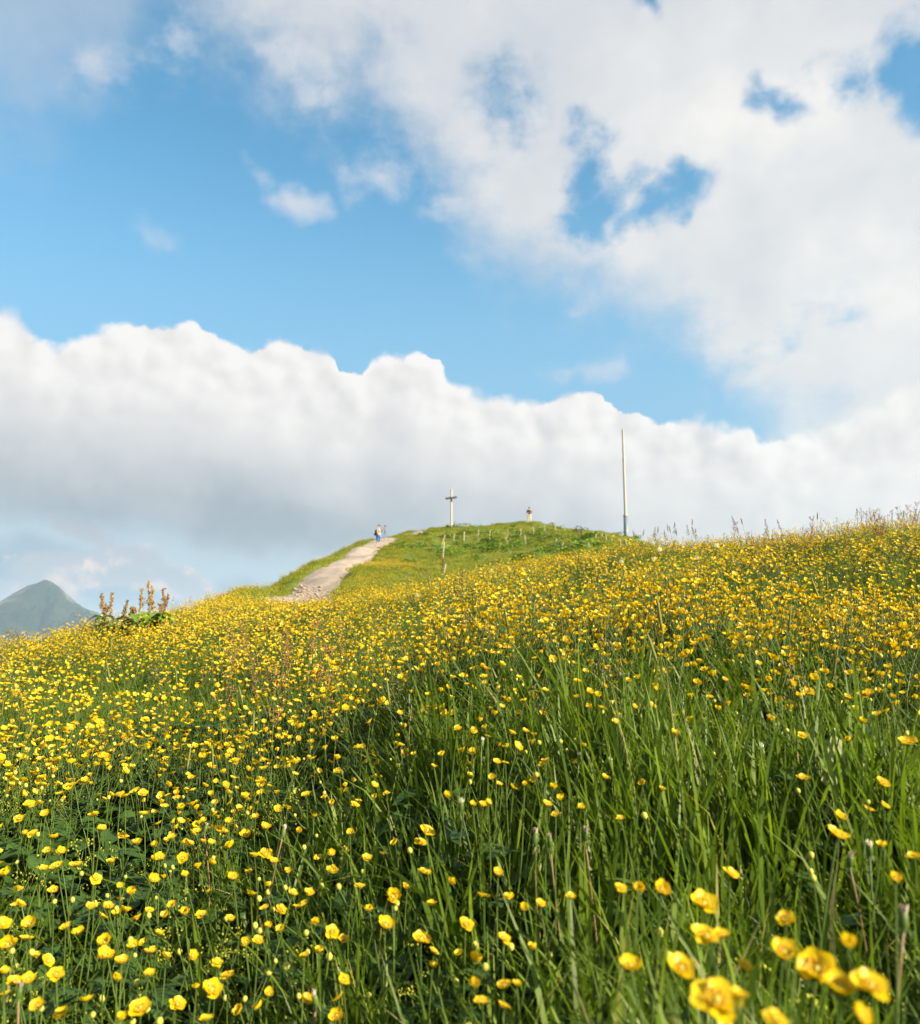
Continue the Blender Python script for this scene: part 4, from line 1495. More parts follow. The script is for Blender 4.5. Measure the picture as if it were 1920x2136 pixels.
def person(px, py, height, yaw, label, style):
    p0, rr = hit(px, py, 0, 45)
    root = tag(link('person', None, None, p0 + Vector((0, 0, 0.10 if style == 'shorts' else 0.02)), (0, 0, yaw)), label, 'person')
    S = height / 1.78
    root.scale = (S, S, S)
    n, e = [], []
    pel = chain(n, e, [(0, 0, 0.96, (0.115, 0.15))])
    chest = chain(n, e, [(0.01, 0, 1.10, (0.105, 0.14)), (0.02, 0, 1.28, (0.115, 0.165)), (0.0, 0, 1.42, (0.09, 0.15))], pel)
    hx = 0.05 if style == 'shorts' else 0.07
    hz_ = 1.64 if style == 'shorts' else 1.62
    chain(n, e, [(0.0, 0, 1.50, 0.058), (hx * 0.6, 0, 1.555, 0.075), (hx, 0, hz_, (0.098, 0.080)), (hx - 0.01, 0, hz_ + 0.085, 0.070)], chest)
    legs = []
    for s in (-1, 1):
        st = 0.03 * s
        legs.append([(st * 0.3, s * 0.095, 0.88, 0.088), (st * 0.6 + 0.01, s * 0.10, 0.68, 0.074), (st + 0.015, s * 0.10, 0.50, 0.056), (st, s * 0.10, 0.34, 0.057), (st - 0.02, s * 0.10, 0.10, 0.038), (st + 0.09, s * 0.115, 0.035, 0.036)])
        chain(n, e, legs[-1], pel)
    if style == 'shorts':      # one hand up at the camera on the tripod, the other at its leg
        arms = [[(0.01, 0.19, 1.40, 0.058), (0.20, 0.22, 1.30, 0.044), (0.34, 0.14, 1.44, 0.036), (0.42, 0.10, 1.52, 0.026)],
                [(0.01, -0.19, 1.40, 0.058), (0.05, -0.25, 1.14, 0.044), (0.20, -0.20, 1.00, 0.036), (0.27, -0.16, 0.93, 0.026)]]
    else:                      # both hands together before the chest
        arms = [[(0.0, s * 0.19, 1.40, 0.058), (0.02, s * 0.27, 1.13, 0.044), (0.17, s * 0.15, 1.11, 0.036), (0.23, s * 0.06, 1.14, 0.026)] for s in (-1, 1)]
    ex = MB()
    face_into(ex, (hx, 0, hz_))
    for a in arms:
        chain(n, e, a, chest)
        w_, el_ = Vector(a[-1][:3]), Vector(a[-2][:3])
        hand_into(ex, w_, w_ - el_, (0, 0, 1))
    link('body', skin_mesh('body', n, e, m_skin, 2, ex), root)
    # upper clothing
    n, e = [], []
    q = chain(n, e, [(0.01, 0, 1.13, (0.125, 0.165)), (0.02, 0, 1.28, (0.13, 0.18)), (0.0, 0, 1.42, (0.105, 0.165)), (0.0, 0, 1.475, (0.068, 0.075))])
    chain(n, e, [(0.0, 0, 0.93, (0.135, 0.17))], 0)
    for a in arms:
        m_ = Vector(a[0][:3]).lerp(Vector(a[1][:3]), 0.75)
        sl = [(*a[0][:3], 0.072), (*m_, 0.066)]
        if style != 'shorts':
            sl = [(*a[0][:3], 0.074), (*a[1][:3], 0.062), (*a[2][:3], 0.050)]
        chain(n, e, sl, 2)
    if style == 'shorts':
        link('shirt', skin_mesh('shirt', n, e, m_white, 2), root)
    else:
        sh_ = [(x_, y_, z_, (r_[0], r_[1] * 0.62)) for x_, y_, z_, r_ in n[:5]]
        link('shirt', skin_mesh('shirt', sh_, [x_ for x_ in e if max(x_) < 5], m_white, 2), root)
        # open jacket: back, sides and sleeves only
        n2, e2 = [], []
        chain(n2, e2, [(-0.015, 0, 1.20, (0.125, 0.215)), (-0.01, 0, 1.32, (0.125, 0.22)), (-0.01, 0, 1.43, (0.10, 0.19))])
        chain(n2, e2, [(-0.03, 0, 0.88, (0.115, 0.215))], 0)
        for a in arms:
            chain(n2, e2, [(*a[0][:3], 0.078), (*a[1][:3], 0.068), (*a[2][:3], 0.054)], 2)
        link('jacket', skin_mesh('jacket', n2, e2, m_dark, 2), root)
    # lower clothing
    n, e = [], []
    chain(n, e, [(0, 0, 0.965, (0.13, 0.165))])
    for l in legs:
        if style == 'shorts':
            chain(n, e, [(*l[0][:3], 0.110), (*l[1][:3], 0.100), (l[2][0], l[2][1], 0.47, 0.092)], 0)
        else:
            chain(n, e, [(*l[0][:3], 0.108), (*l[1][:3], 0.098), (*l[2][:3], 0.086), (*l[3][:3], 0.080), (l[4][0], l[4][1], 0.10, 0.072)], 0)
    link('shorts' if style == 'shorts' else 'trousers', skin_mesh('lower', n, e, m_blue if style == 'shorts' else m_cream, 2), root)
    for l in legs:
        n, e = [], []
        chain(n, e, [(l[4][0] - 0.03, l[4][1], 0.06, 0.052), (l[4][0] + 0.06, l[4][1], 0.045, 0.050), (l[5][0] + 0.07, l[5][1] + 0.01, 0.038, 0.038)])
        chain(n, e, [(l[4][0], l[4][1], 0.13, 0.05)], 0)
        link('shoe', skin_mesh('shoe', n, e, m_shoe, 1), root)
    # cap over dark hair
    mb = MB()
    mb.ball((hx - 0.012, 0, hz_ + 0.035), 0.106, 0, 14, 9, 0.95)
    mb.v = [(x_, y_, max(z_, hz_ + 0.02 - (x_ - hx) * 0.55 if x_ < hx else hz_ + 0.035)) for x_, y_, z_ in mb.v]
    if style == 'shorts':
        mb.add([(hx + 0.08, -0.07, hz_ + 0.045), (hx + 0.08, 0.07, hz_ + 0.045), (hx + 0.17, 0.045, hz_ + 0.03), (hx + 0.17, -0.045, hz_ + 0.03),
                (hx + 0.08, -0.07, hz_ + 0.053), (hx + 0.08, 0.07, hz_ + 0.053), (hx + 0.17, 0.045, hz_ + 0.038), (hx + 0.17, -0.045, hz_ + 0.038)],
               [(3, 2, 1, 0), (4, 5, 6, 7), (0, 1, 5, 4), (1, 2, 6, 5), (2, 3, 7, 6), (3, 0, 4, 7)])
    link('cap' if style == 'shorts' else 'hair', mb.mesh('cap', m_navy if style == 'shorts' else m_hair), root)
    return root, rr


walker, rr = person(789, 1146, 1.80, R(-22), 'person in white shirt, blue shorts and cap on the gravel path', 'shorts')
bp = tag(link('backpack', None, None, walker.matrix_basis @ Vector((-0.17, 0, 1.12)), walker.rotation_euler), 'dark navy backpack worn by the person on the path', 'backpack')
bp.scale = walker.scale
n, e = [], []
chain(n, e, [(0, 0, 0.0, (0.10, 0.15)), (0.0, 0, 0.18, (0.10, 0.15)), (0.02, 0, 0.30, (0.07, 0.11))])
chain(n, e, [(0.0, 0, -0.16, (0.10, 0.145))], 0)
link('sack', skin_mesh('sack', n, e, m_navy, 2), bp)
mb = MB()
mb.ball((-0.10, 0, -0.06), 0.09, 0, 10, 7, 1.1)
link('front_pocket', mb.mesh('front_pocket', m_navy), bp)
for s in (-1, 1):
    mb = MB()
    mb.tube([(0.03, s * 0.10, 0.28), (0.16, s * 0.125, 0.345), (0.295, s * 0.13, 0.24), (0.32, s * 0.13, 0.08), (0.16, s * 0.175, -0.06), (0.03, s * 0.13, -0.10)], 0.018, 6)
    link('strap', mb.mesh('strap', m_navy), bp)
p0 = walker.location + Vector((0.50, -0.10, 0))
p0.z = gz(p0.x, p0.y) + 0.10
tri = tag(link('tripod', None, None, p0), 'thin black tripod with a small camera beside the person on the path', 'tripod')
hd = Vector((0, 0, 1.42))
for a in (R(-15), R(105), R(225)):
    f = Vector((math.cos(a) * 0.50, math.sin(a) * 0.50, 0))
    mb = MB()
    mb.tube([hd - Vector((0, 0, 0.12)), hd.lerp(f, 0.5), f], [0.012, 0.010, 0.007], 6)
    link('leg', mb.mesh('leg', m_black), tri)
mb = MB()
mb.tube([hd - Vector((0, 0, 0.35)), hd + Vector((0, 0, 0.10))], 0.012, 8)
mb.ball(hd + Vector((0, 0, 0.12)), 0.035, 0, 8, 6)
link('centre_column', mb.mesh('centre_column', m_black), tri)
cb = link('camera_body', None, tri, hd + Vector((0, 0, 0.20)), (0, 0, R(20)))
mb = MB()
mb.box(-0.035, 0.035, -0.055, 0.055, -0.038, 0.038)
mb.box(-0.025, 0.025, -0.022, 0.022, 0.038, 0.058)
cbm = link('camera_housing', mb.mesh('camera_housing', m_black, False), tri, hd + Vector((0, 0, 0.20)), (0, 0, R(20)))
mb = MB()
mb.tube([(0.044, 0, 0), (0.12, 0, 0), (0.13, 0, 0)], [0.028, 0.028, 0.024], 12)
link('lens', mb.mesh('lens', m_black), cbm)
bpy.data.objects.remove(cb)
person(1105, 1091, 1.78, R(-83), 'person in open dark jacket, white shirt and cream trousers on the hilltop', 'long')

# ------------------------------------------------------------------ loose stones on the path
rocks = [rock_mesh(60 + i, 0.07).copy() for i in range(5)]
x = np.array([hit(rng.normal(640, 24), rng.normal(1238, 9), 0, 30)[0][:2] for _ in range(150)])
x, y = x[:, 0], x[:, 1]
k_ = path_dist(x, y) < 0.95
x, y = x[k_], y[k_]
P, rot, scl = place(x, y, 0.3, 0.25, 0.8, sink=-0.09)
merge('path_rubble', 'scattered rubble and grit on the lower end of the path', rocks, P, rot, scl, rng.integers(0, 5, len(x)))
for i in range(16):
    p0, rr = hit(random.gauss(640, 26), random.gauss(1238, 8), 0, 30)
    if path_dist(np.array([p0.x]), np.array([p0.y]))[0] > 0.9:
        continue
    o = tag(link('stone', rocks[i % 5], None, p0 + Vector((0, 0, 0.10)), (0, 0, random.uniform(0, 6)), random.uniform(0.9, 1.5)), 'fist to head sized pale stone in the rubble patch on the path', 'stone', 'larger stones in the path rubble')

# ------------------------------------------------------------------ dock plants on the left crest
def dock(px, py, stalks, leaves, label, r0=5.0):
    """stalks: list of (top photo x, top photo y); py is where the leaves meet the flowers"""
    p0, rr = hit(px, py + 30, 0.20, r0)
    k = rr / F_PX
    root = tag(link('dock_plant', None, None, p0), label, 'plant', 'dock plants on the left crest')
    top0 = at(px, py, rr)
    for i, (sx_, sy_) in enumerate(stalks):
        rnd = random.Random(int(sx_ * 7 + sy_))
        tip = at(sx_, sy_, rr) - p0
        tip.y += rnd.uniform(-0.06, 0.06)
        mb = MB()
        pts = curve_pts((tip.x * 0.3, 0, 0), tip, (rnd.uniform(-.03, .03), 0, 0), 6)
        mb.tube(pts, [0.006, 0.0055, 0.005, 0.004, 0.0035, 0.003, 0.002], 5)
        st = link('stalk', mb.mesh('stalk', m_sorrel), root)
        mb = MB()
        vis = min(0.85, max(0.4, (py - sy_) * k * 0.82 / max(0.1, tip.z)))
        for q in range(int(26 * vis) + 4):
            t_ = 1 - vis * (q + rnd.random()) / (int(26 * vis) + 4)
            f = t_ * 6
            j = min(5, int(f))
            c0 = pts[j].lerp(pts[j + 1], f - j)
            a_ = rnd.uniform(0, 6.28)
            l = (0.075 * (1.02 - t_) + 0.018) * rnd.uniform(0.5, 1.2)
            c1 = c0 + Vector((math.cos(a_) * l * 0.6, math.sin(a_) * l * 0.6, l * 0.9))
            for _ in range(10):
                p_ = c0.lerp(c1, rnd.random() ** 0.7) + Vector((rnd.gauss(0, .005), rnd.gauss(0, .005), rnd.gauss(0, .006)))
                mb.ball(p_, rnd.uniform(0.004, 0.0085), 0, 4, 3, 1.2)
        tag(link('seed_cluster', mb.mesh('seed_cluster', m_dockseed), st), kind='stuff')
    for i in range(leaves):
        rnd = random.Random(px * 3 + i)
        a_ = rnd.uniform(0, 6.28)
        mb = MB()
        b_ = Vector((rnd.uniform(-.12, .12), rnd.uniform(-.08, .08), rnd.uniform(0.14, 0.36)))
        mb.tube([(0, 0, 0), b_], 0.004, 4, 1, False)
        L = rnd.uniform(0.15, 0.25)
        round_leaf(mb, b_, (math.cos(a_), math.sin(a_) - 0.3, 0), L, L * 0.55, 0, rnd, 6, rnd.uniform(0.2, 1.0), 0.1)
        link('leaf', mb.mesh('leaf', [m_hleaf, m_stem]), root)


dock(305, 1285, [(313, 1214), (297, 1230), (320, 1226), (282, 1268)], 20, 'large dock plant with tall red brown seed stalks and broad leaves')
dock(224, 1285, [(214, 1240), (233, 1238), (222, 1262)], 10, 'dock plant with two slim seed stalks at the left of the clump')
dock(267, 1290, [(265, 1256), (272, 1268)], 6, 'small dock plant with one short seed stalk between the taller ones')
dock(343, 1282, [(342, 1230), (349, 1240), (335, 1262)], 8, 'dock plant with a golden seed stalk at the right of the clump')

# ------------------------------------------------------------------ sorrel
def sorrel_mesh(seed, h, head):
    rnd = random.Random(seed)
    st, hd_ = MB(), MB()
    bow = Vector((rnd.uniform(-.03, .03), rnd.uniform(-.03, .03), 0))
    tip = Vector((rnd.uniform(-.06, .06), rnd.uniform(-.06, .06), h))
    pts = curve_pts((0, 0, 0), tip, bow, 6)
    st.tube(pts, [0.0022, 0.0021, 0.002, 0.0017, 0.0014, 0.001, 0.0007], 4)
    for q in range(9):
        t_ = 1 - head * rnd.random()
        f = t_ * 6
        j = min(5, int(f))
        c0 = pts[j].lerp(pts[j + 1], f - j)
        a_ = rnd.uniform(0, 6.28)
        l = 0.075 * (1.15 - t_) / head * 0.6 + 0.015
        c1 = c0 + Vector((math.cos(a_) * l * 0.55, math.sin(a_) * l * 0.55, l))
        st.tube([c0, c1], 0.0006, 3, 0, False)
        for _ in range(int(8 + l * 130)):
            u_ = rnd.random()
            hd_.ball(c0.lerp(c1, u_) + Vector((rnd.gauss(0, .0028), rnd.gauss(0, .0028), rnd.gauss(0, .0028))), rnd.uniform(0.0014, 0.0027), 0, 4, 3, 1.2)
    return st.mesh('stem', m_stem), hd_.mesh('panicle', m_sorrel)


SOR = [sorrel_mesh(80 + i, 0.50, 0.42) for i in range(5)]

for i, (px, py, fy) in enumerate([(458, 1310, 1450), (484, 1320, 1445), (512, 1296, 1470), (540, 1290, 1440), (548, 1330, 1500), (566, 1330, 1500), (604, 1310, 1465), (560, 1360, 1480),
                                  (632, 1310, 1420), (645, 1345, 1440), (690, 1310, 1400), (575, 1385, 1470), (800, 1270, 1340), (700, 1365, 1450), (470, 1360, 1470), (620, 1350, 1450)]):
    p0, rr = hit(px, py, 0.44 + 0.04 * (i % 3), 1.8)
    h = at(px, py, rr).z - p0.z
    st, hd_ = SOR[i % 5]
    root = tag(link('sorrel_plant', None, None, p0, (0, 0, random.uniform(0, 6.28)), h / 0.50), '%s reddish sorrel %s, heads by the %s buttercups' % (('tall', 'short', 'middling')[i % 3], 'at the left end of the patch' if px < 500 else 'left in the patch' if px < 545 else 'in the middle of the patch' if px < 590 else 'right in the patch' if px < 650 else 'right of the patch', 'farther' if py < 1315 else 'nearer'), 'sorrel', 'sorrel among the buttercups left of the middle')
    link('stem', st, root)
    tag(link('panicle', hd_, root), kind='stuff')
def sky_bin(px):
    return ('nearest the mast' if px < 1400 else 'left of the bank crest' if px < 1530 else 'where the bank rises' if px < 1600 else 'left of its middle' if px < 1670 else 'in its middle' if px < 1740 else 'right of its middle' if px < 1810 else 'well to the right' if px < 1870 else 'by the right edge')


for i in range(34):
    px = random.uniform(1530, 1915)
    sky_y = float(np.interp(px, [1307, 1450, 1650, 1900], [1142, 1130, 1115, 1092]))
    rr = random.uniform(6.8, 9.4)
    a_ = azel(px, sky_y)[0]
    x_, y_ = rr * math.sin(a_), rr * math.cos(a_)
    st, hd_ = SOR[i % 5]
    s_ = random.uniform(0.72, 1.08)
    root = tag(link('sorrel_plant', None, None, (x_, y_, gz(x_, y_)), (0, 0, random.uniform(0, 6.28)), (s_ * 1.2, s_ * 1.2, s_)), '%s reddish sorrel %s skyline of the right bank, %s' % ('tall' if s_ > 0.96 else 'low' if s_ < 0.84 else 'middling', 'just below the' if rr < 7.7 else 'on the', sky_bin(px)), 'sorrel', 'sorrel along the right skyline')
    link('stem', st, root)
    tag(link('panicle', hd_, root), kind='stuff')

# thin seeding grass on the skyline right of the mast
for i, (px, py) in enumerate([(1357, 1105), (1376, 1106), (1398, 1094), (1412, 1105), (1432, 1100), (1442, 1090), (1461, 1105), (1338, 1112), (1385, 1110), (1420, 1112), (1450, 1108),
                              (1300 + 25, 1114), (1368, 1112), (1405, 1102), (1545, 1082), (1560, 1088), (1597, 1090), (1700, 1078), (1785, 1068), (1825, 1076), (1865, 1070), (1878, 1074), (1640, 1090)]):
    rr = random.uniform(8.2, 9.8)
    p0 = at(px, 1140, rr)
    p0.z = gz(p0.x, p0.y)
    h = at(px, py, rr).z - p0.z
    mb, hd_ = MB(), MB()
    rnd = random.Random(900 + i)
    tip = Vector((rnd.uniform(-.06, .06), 0, h * 0.94))
    pts = curve_pts((0, 0, 0), tip, (rnd.uniform(-.03, .03), 0, 0), 5)
    mb.tube(pts, [0.0018, 0.0016, 0.0014, 0.0012, 0.001, 0.0008], 4)
    d = (pts[-1] - pts[-2]).normalized()
    if i % 2:
        hd_.tube([tip, tip + d * 0.02, tip + d * 0.055, tip + d * 0.075], [0.002, 0.0055, 0.005, 0.001], 6)
    else:
        for _ in range(40):
            t_ = rnd.random()
            hd_.ball(tip + d * (0.12 * t_ - 0.06) + Vector((rnd.gauss(0, .012), rnd.gauss(0, .012), 0)) * (1.1 - t_), 0.003, 0, 4, 3, 1.8)
    root = tag(link('grass_stalk', None, None, p0), '%s grass stalk with %s seed head on the right skyline, %s' % ('tall' if py < 1095 else 'short' if py > 1107 else 'middling', 'dense' if i % 2 else 'open', sky_bin(px)), 'grass', 'grass stalks on the right skyline', 'thing')
    link('stem', mb.mesh('stem', m_stem), root)
    tag(link('seed_head', hd_.mesh('seed_head', m_seed), root), kind='stuff')

# ------------------------------------------------------------------ dandelion clocks and spent heads
def clock_mesh(seed):
    rnd = random.Random(seed)
    mb = MB()
    for k in range(150):
        z = 1 - 2 * (k + 0.5) / 150
        a_ = k * 2.39996
        d = Vector((math.sqrt(1 - z * z) * math.cos(a_), math.sqrt(1 - z * z) * math.sin(a_), z))
        s = d.orthogonal().normalized()
        t_ = d.cross(s)
        mb.strip([d * 0.003, d * 0.018], [0.0002, 0.0003], s)
        for j in range(5):
            b_ = s * math.cos(j * 1.2566) + t_ * math.sin(j * 1.2566)
            mb.strip([d * 0.018, d * 0.0215 + b_ * 0.0045], [0.0003, 0.0006], t_ if abs(b_.dot(s)) > 0.7 else s)
    return mb.mesh('seed_ball', m_fluff)


CLK = clock_mesh(1)
for i, (px, py, r0, words) in enumerate([(1455, 1163, 4.5, 'large white dandelion clock on the right bank'), (1377, 1146, 6, 'dandelion clock right of the mast foot'), (1365, 1166, 5, 'white dandelion clock below the one by the mast'),
                                         (1297, 1172, 5, 'dandelion clock below the mast in the buttercups'), (1875, 1173, 4, 'dandelion clock near the right edge of the picture'), (1496, 1138, 6, 'small dandelion clock on the right skyline'),
                                         (1023, 1191, 7, 'dandelion clock left at the edge of the hollow'), (1095, 1188, 7, 'dandelion clock in the middle of the hollow edge'), (1183, 1193, 6, 'dandelion clock among grass blades at the hollow edge'),
                                         (1287, 1161, 6, 'dim dandelion clock just under the fence row'), (871, 1242, 6, 'dandelion clock left of the hollow above the dense buttercups')]):
    p0, rr = hit(px, py, 0.34, r0 + 1.5)
    h = at(px, py, rr).z - p0.z
    root = tag(link('dandelion_clock', None, None, p0), words, 'dandelion', 'dandelion seed heads')
    mb = MB()
    mb.tube(curve_pts((0.02, 0, 0), (0, 0, h), (0.015, 0, 0), 5), 0.0018, 5)
    link('stem', mb.mesh('stem', m_stem), root)
    link('seed_ball', CLK, root, (0, 0, h), scale=0.95)


def spent_mesh(seed, white):
    rnd = random.Random(seed)
    mb = MB()
    mb.tube([(0, 0, -0.004), (0, 0, 0.002), (0, 0, 0.010), (0, 0, 0.018)], [0.003, 0.0058, 0.0055, 0.004], 8, 0)
    for k in range(26):
        a_ = rnd.uniform(0, 6.28)
        q = rnd.uniform(0, 0.004)
        b_ = Vector((q * math.cos(a_), q * math.sin(a_), 0.015))
        mb.strip([b_, b_ + Vector((q * 0.6 * math.cos(a_), q * 0.6 * math.sin(a_), rnd.uniform(0.006, 0.012)))], [0.0011, 0.0007], (math.sin(a_), -math.cos(a_), 0), 1)
    for k in range(9):
        a_ = k * 0.698
        d = Vector((math.cos(a_), math.sin(a_), 0))
        mb.strip([d * 0.004 + Vector((0, 0, 0)), d * 0.009 + Vector((0, 0, -0.004)), d * 0.011 + Vector((0, 0, -0.010))], [0.0012, 0.001, 0.0002], (-d.y, d.x, 0), 0)
    return mb.mesh('head', [m_stem, m_fluff if white else m_spent])


m_dstem = leaf_mat('dandelion_stem', [(0.16, 0.14, 0.05), (0.26, 0.13, 0.08)], 0.2, 0.5, 0.3)
SPW, SPB = spent_mesh(1, True), spent_mesh(2, False)
for i, (px, py, white, words) in enumerate([(1005, 1557, 1, 'closed white dandelion head left of the tall grass'), (1208, 1590, 1, 'closed white dandelion head in the tall grass'), (1275, 1602, 1, 'small closed dandelion head right in the tall grass'),
                                            (1591, 1578, 1, 'closed white dandelion head before the tall grass at right'), (1815, 1783, 1, 'big white closed dandelion head near the right edge'), (1773, 1807, 0, 'pinkish withered dandelion head by the white one'),
                                            (1116, 1760, 0, 'withered brown dandelion head at the foot of the grass'), (1148, 1766, 0, 'withered dandelion head beside the brown one'), (1221, 1752, 0, 'orange brown withered head in the dark grass'),
                                            (426, 1736, 0, 'pink withered head among the left buttercups'), (590, 1745, 0, 'withered head leaning by a buttercup cluster'), (38, 2082, 0, 'large withered head in the bottom left corner'),
                                            (660, 2095, 0, 'pale withered head at the bottom edge'), (962, 1692, 1, 'white closed dandelion head in the middle'), (858, 1478, 0, 'pink withered stalk head left of the tall grass'), (1886, 1935, 0, 'brown withered head at the right edge')]):
    p0, rr = hit(px, py, 0.30, 0.6)
    h = at(px, py, rr).z - p0.z
    root = tag(link('withered_dandelion', None, None, p0), words, 'dandelion', 'closed and withered dandelion heads')
    mb = MB()
    b0 = Vector((random.uniform(-.05, .05), random.uniform(-.02, .06), 0))
    b0.z = gz(p0.x + b0.x, p0.y + b0.y) - p0.z
    mb.tube(curve_pts(b0, (0, 0, h), (random.uniform(-.02, .02), 0, 0), 6), 0.0014, 5)
    link('stem', mb.mesh('stem', m_dstem if not white else m_stem), root)
    link('head', SPW if white else SPB, root, (0, 0, h), (random.uniform(-.3, .3), random.uniform(-.3, .3), random.uniform(0, 6)), random.uniform(0.7, 0.9))

# pale thistle leaf standing on the right
p0, rr = hit(1768, 1650, 0.17, 0.7)
root = tag(link('pale_leaf', None, None, p0), 'pale toothed leaf standing upright at the right', 'leaf')
tipv = at(1738, 1535, rr) - p0
m_paleleaf = leaf_mat('pale_leaf', [(0.30, 0.34, 0.15), (0.42, 0.45, 0.24)], 0.4, 0.6, 0.2)
mb, L2 = MB(), MB()
ax = curve_pts((0.01, 0, 0), tipv, (0.01, 0, 0), 10)
sd_ = Vector((1, 0.15, 0.25))
wd = []
rnd = random.Random(5)
for i in range(11):
    t_ = i / 10
    wd.append((0.008 + 0.034 * math.sin(math.pi * min(1, t_ * 0.8 + 0.12))) * (1.35 if i % 2 else 0.72) * (1 - 0.75 * max(0, t_ - 0.8) / 0.2))
mb.strip(ax, wd, sd_, 0, 0.3)
link('leaf_blade', mb.mesh('leaf_blade', m_paleleaf), root)
L2.tube(ax, [0.0022 - 0.0015 * i / 10 for i in range(11)], 5)
link('midrib', L2.mesh('midrib', m_paleleaf), root)

# ------------------------------------------------------------------ broad grass blades standing out in the foreground
BL = [  # tip, foot-side point, width in photo pixels
    ((1297, 1715), (1275, 2000), 16), ((1221, 1798), (1240, 2100), 12), ((1327, 1803), (1310, 2050), 9), ((1455, 1790), (1470, 2100), 14), ((1346, 1712), (1400, 1900), 9), ((1395, 1640), (1370, 1830), 11),
    ((1660, 1762), (1880, 2010), 18), ((1590, 1690), (1600, 2050), 20), ((1600, 1775), (1625, 2080), 15), ((1683, 1715), (1720, 1960), 14), ((1640, 1702), (1665, 1900), 12), ((1758, 1700), (1815, 1900), 14),
    ((1850, 1770), (1880, 2000), 16), ((1905, 1700), (1880, 2050), 22), ((1418, 1900), (1425, 2130), 12), ((1345, 1895), (1375, 2060), 16), ((1520, 1885), (1545, 2090), 9), ((1745, 1913), (1735, 2100), 10),
    ((690, 1650), (720, 1790), 12), ((1020, 1645), (1062, 1830), 14), ((928, 1975), (1000, 2136), 18), ((556, 1965), (572, 2130), 14), ((440, 1915), (450, 2110), 14), ((1100, 1640), (1060, 1820), 9), ((400, 1900), (420, 2100), 12),
    ((1540, 1245), (1515, 1340), 9), ((1398, 1205), (1405, 1330), 9), ((1412, 1228), (1430, 1320), 7), ((1462, 1225), (1462, 1330), 7), ((1250, 1190), (1262, 1290), 6), ((1178, 1205), (1196, 1290), 6), ((1150, 1195), (1150, 1290), 5),
    ((1212, 1118), (1205, 1240), 3), ((1230, 1145), (1240, 1260), 3), ((1085, 1290), (1105, 1450), 9), ((1430, 1280), (1440, 1420), 8), ((1350, 1300), (1330, 1470), 9), ((1180, 1330), (1195, 1500), 9), ((1560, 1330), (1580, 1480), 8), ((1690, 1500), (1700, 1700), 14), ((1850, 1480), (1870, 1640), 12),
]
for i, (tp, ft, wpx) in enumerate(BL):
    near_ = tp[1] > 1600
    p0, rr = hit(*ft, 0.10 if near_ else 0.15, 0.35)
    p0 = at(*ft, rr)
    g0 = gz(p0.x, p0.y)
    tip = at(*tp, rr * random.uniform(0.97, 1.03)) - Vector((p0.x, p0.y, g0))
    root_xy = Vector((-tip.x * 0.12, 0, 0))
    k = rr / F_PX
    mb = MB()
    n_ = 9
    bow = Vector((random.uniform(-.012, .012), random.uniform(-.01, .03), 0))
    pts = curve_pts(root_xy, tip, bow, n_)
    wid = [0.5 * min(0.013, wpx * k) * (0.7 + 0.5 * (j / n_) if j / n_ < 0.5 else 0.95 * (1 - ((j / n_ - 0.5) / 0.5) ** 1.6)) + 0.0002 for j in range(n_ + 1)]
    tw = random.uniform(-0.7, 0.7)
    mb.strip(pts, wid, (math.cos(tw), math.sin(tw), 0.05), 0, 0.35)
    col_ = 'left edge' if tp[0] < 190 else 'left' if tp[0] < 520 else 'left middle' if tp[0] < 800 else 'middle' if tp[0] < 1100 else 'right middle' if tp[0] < 1400 else 'right' if tp[0] < 1720 else 'right edge'
    lean_ = 'leaning right' if tp[0] - ft[0] > 25 else 'leaning left' if tp[0] - ft[0] < -25 else 'upright'
    if near_:
        words = '%s %s grass leaf, tip %s at the %s' % ('very broad' if wpx > 15 else 'broad' if wpx > 11 else 'narrow', lean_, 'low in the foreground' if tp[1] > 1850 else 'high in the foreground' if tp[1] < 1720 else 'in the foreground', col_)
    else:
        words = '%s %s grass leaf above the %s buttercups at the %s' % ('tall' if ft[1] - tp[1] > 110 else 'short', lean_, 'farther' if tp[1] < 1250 else 'nearer', col_)
    o = tag(link('tall_grass', mb.mesh('tall_grass', m_grass), None, (p0.x, p0.y, g0)), words, 'grass', 'broad grass leaves in the foreground' if near_ else 'tall grass leaves above the flowers', 'thing')

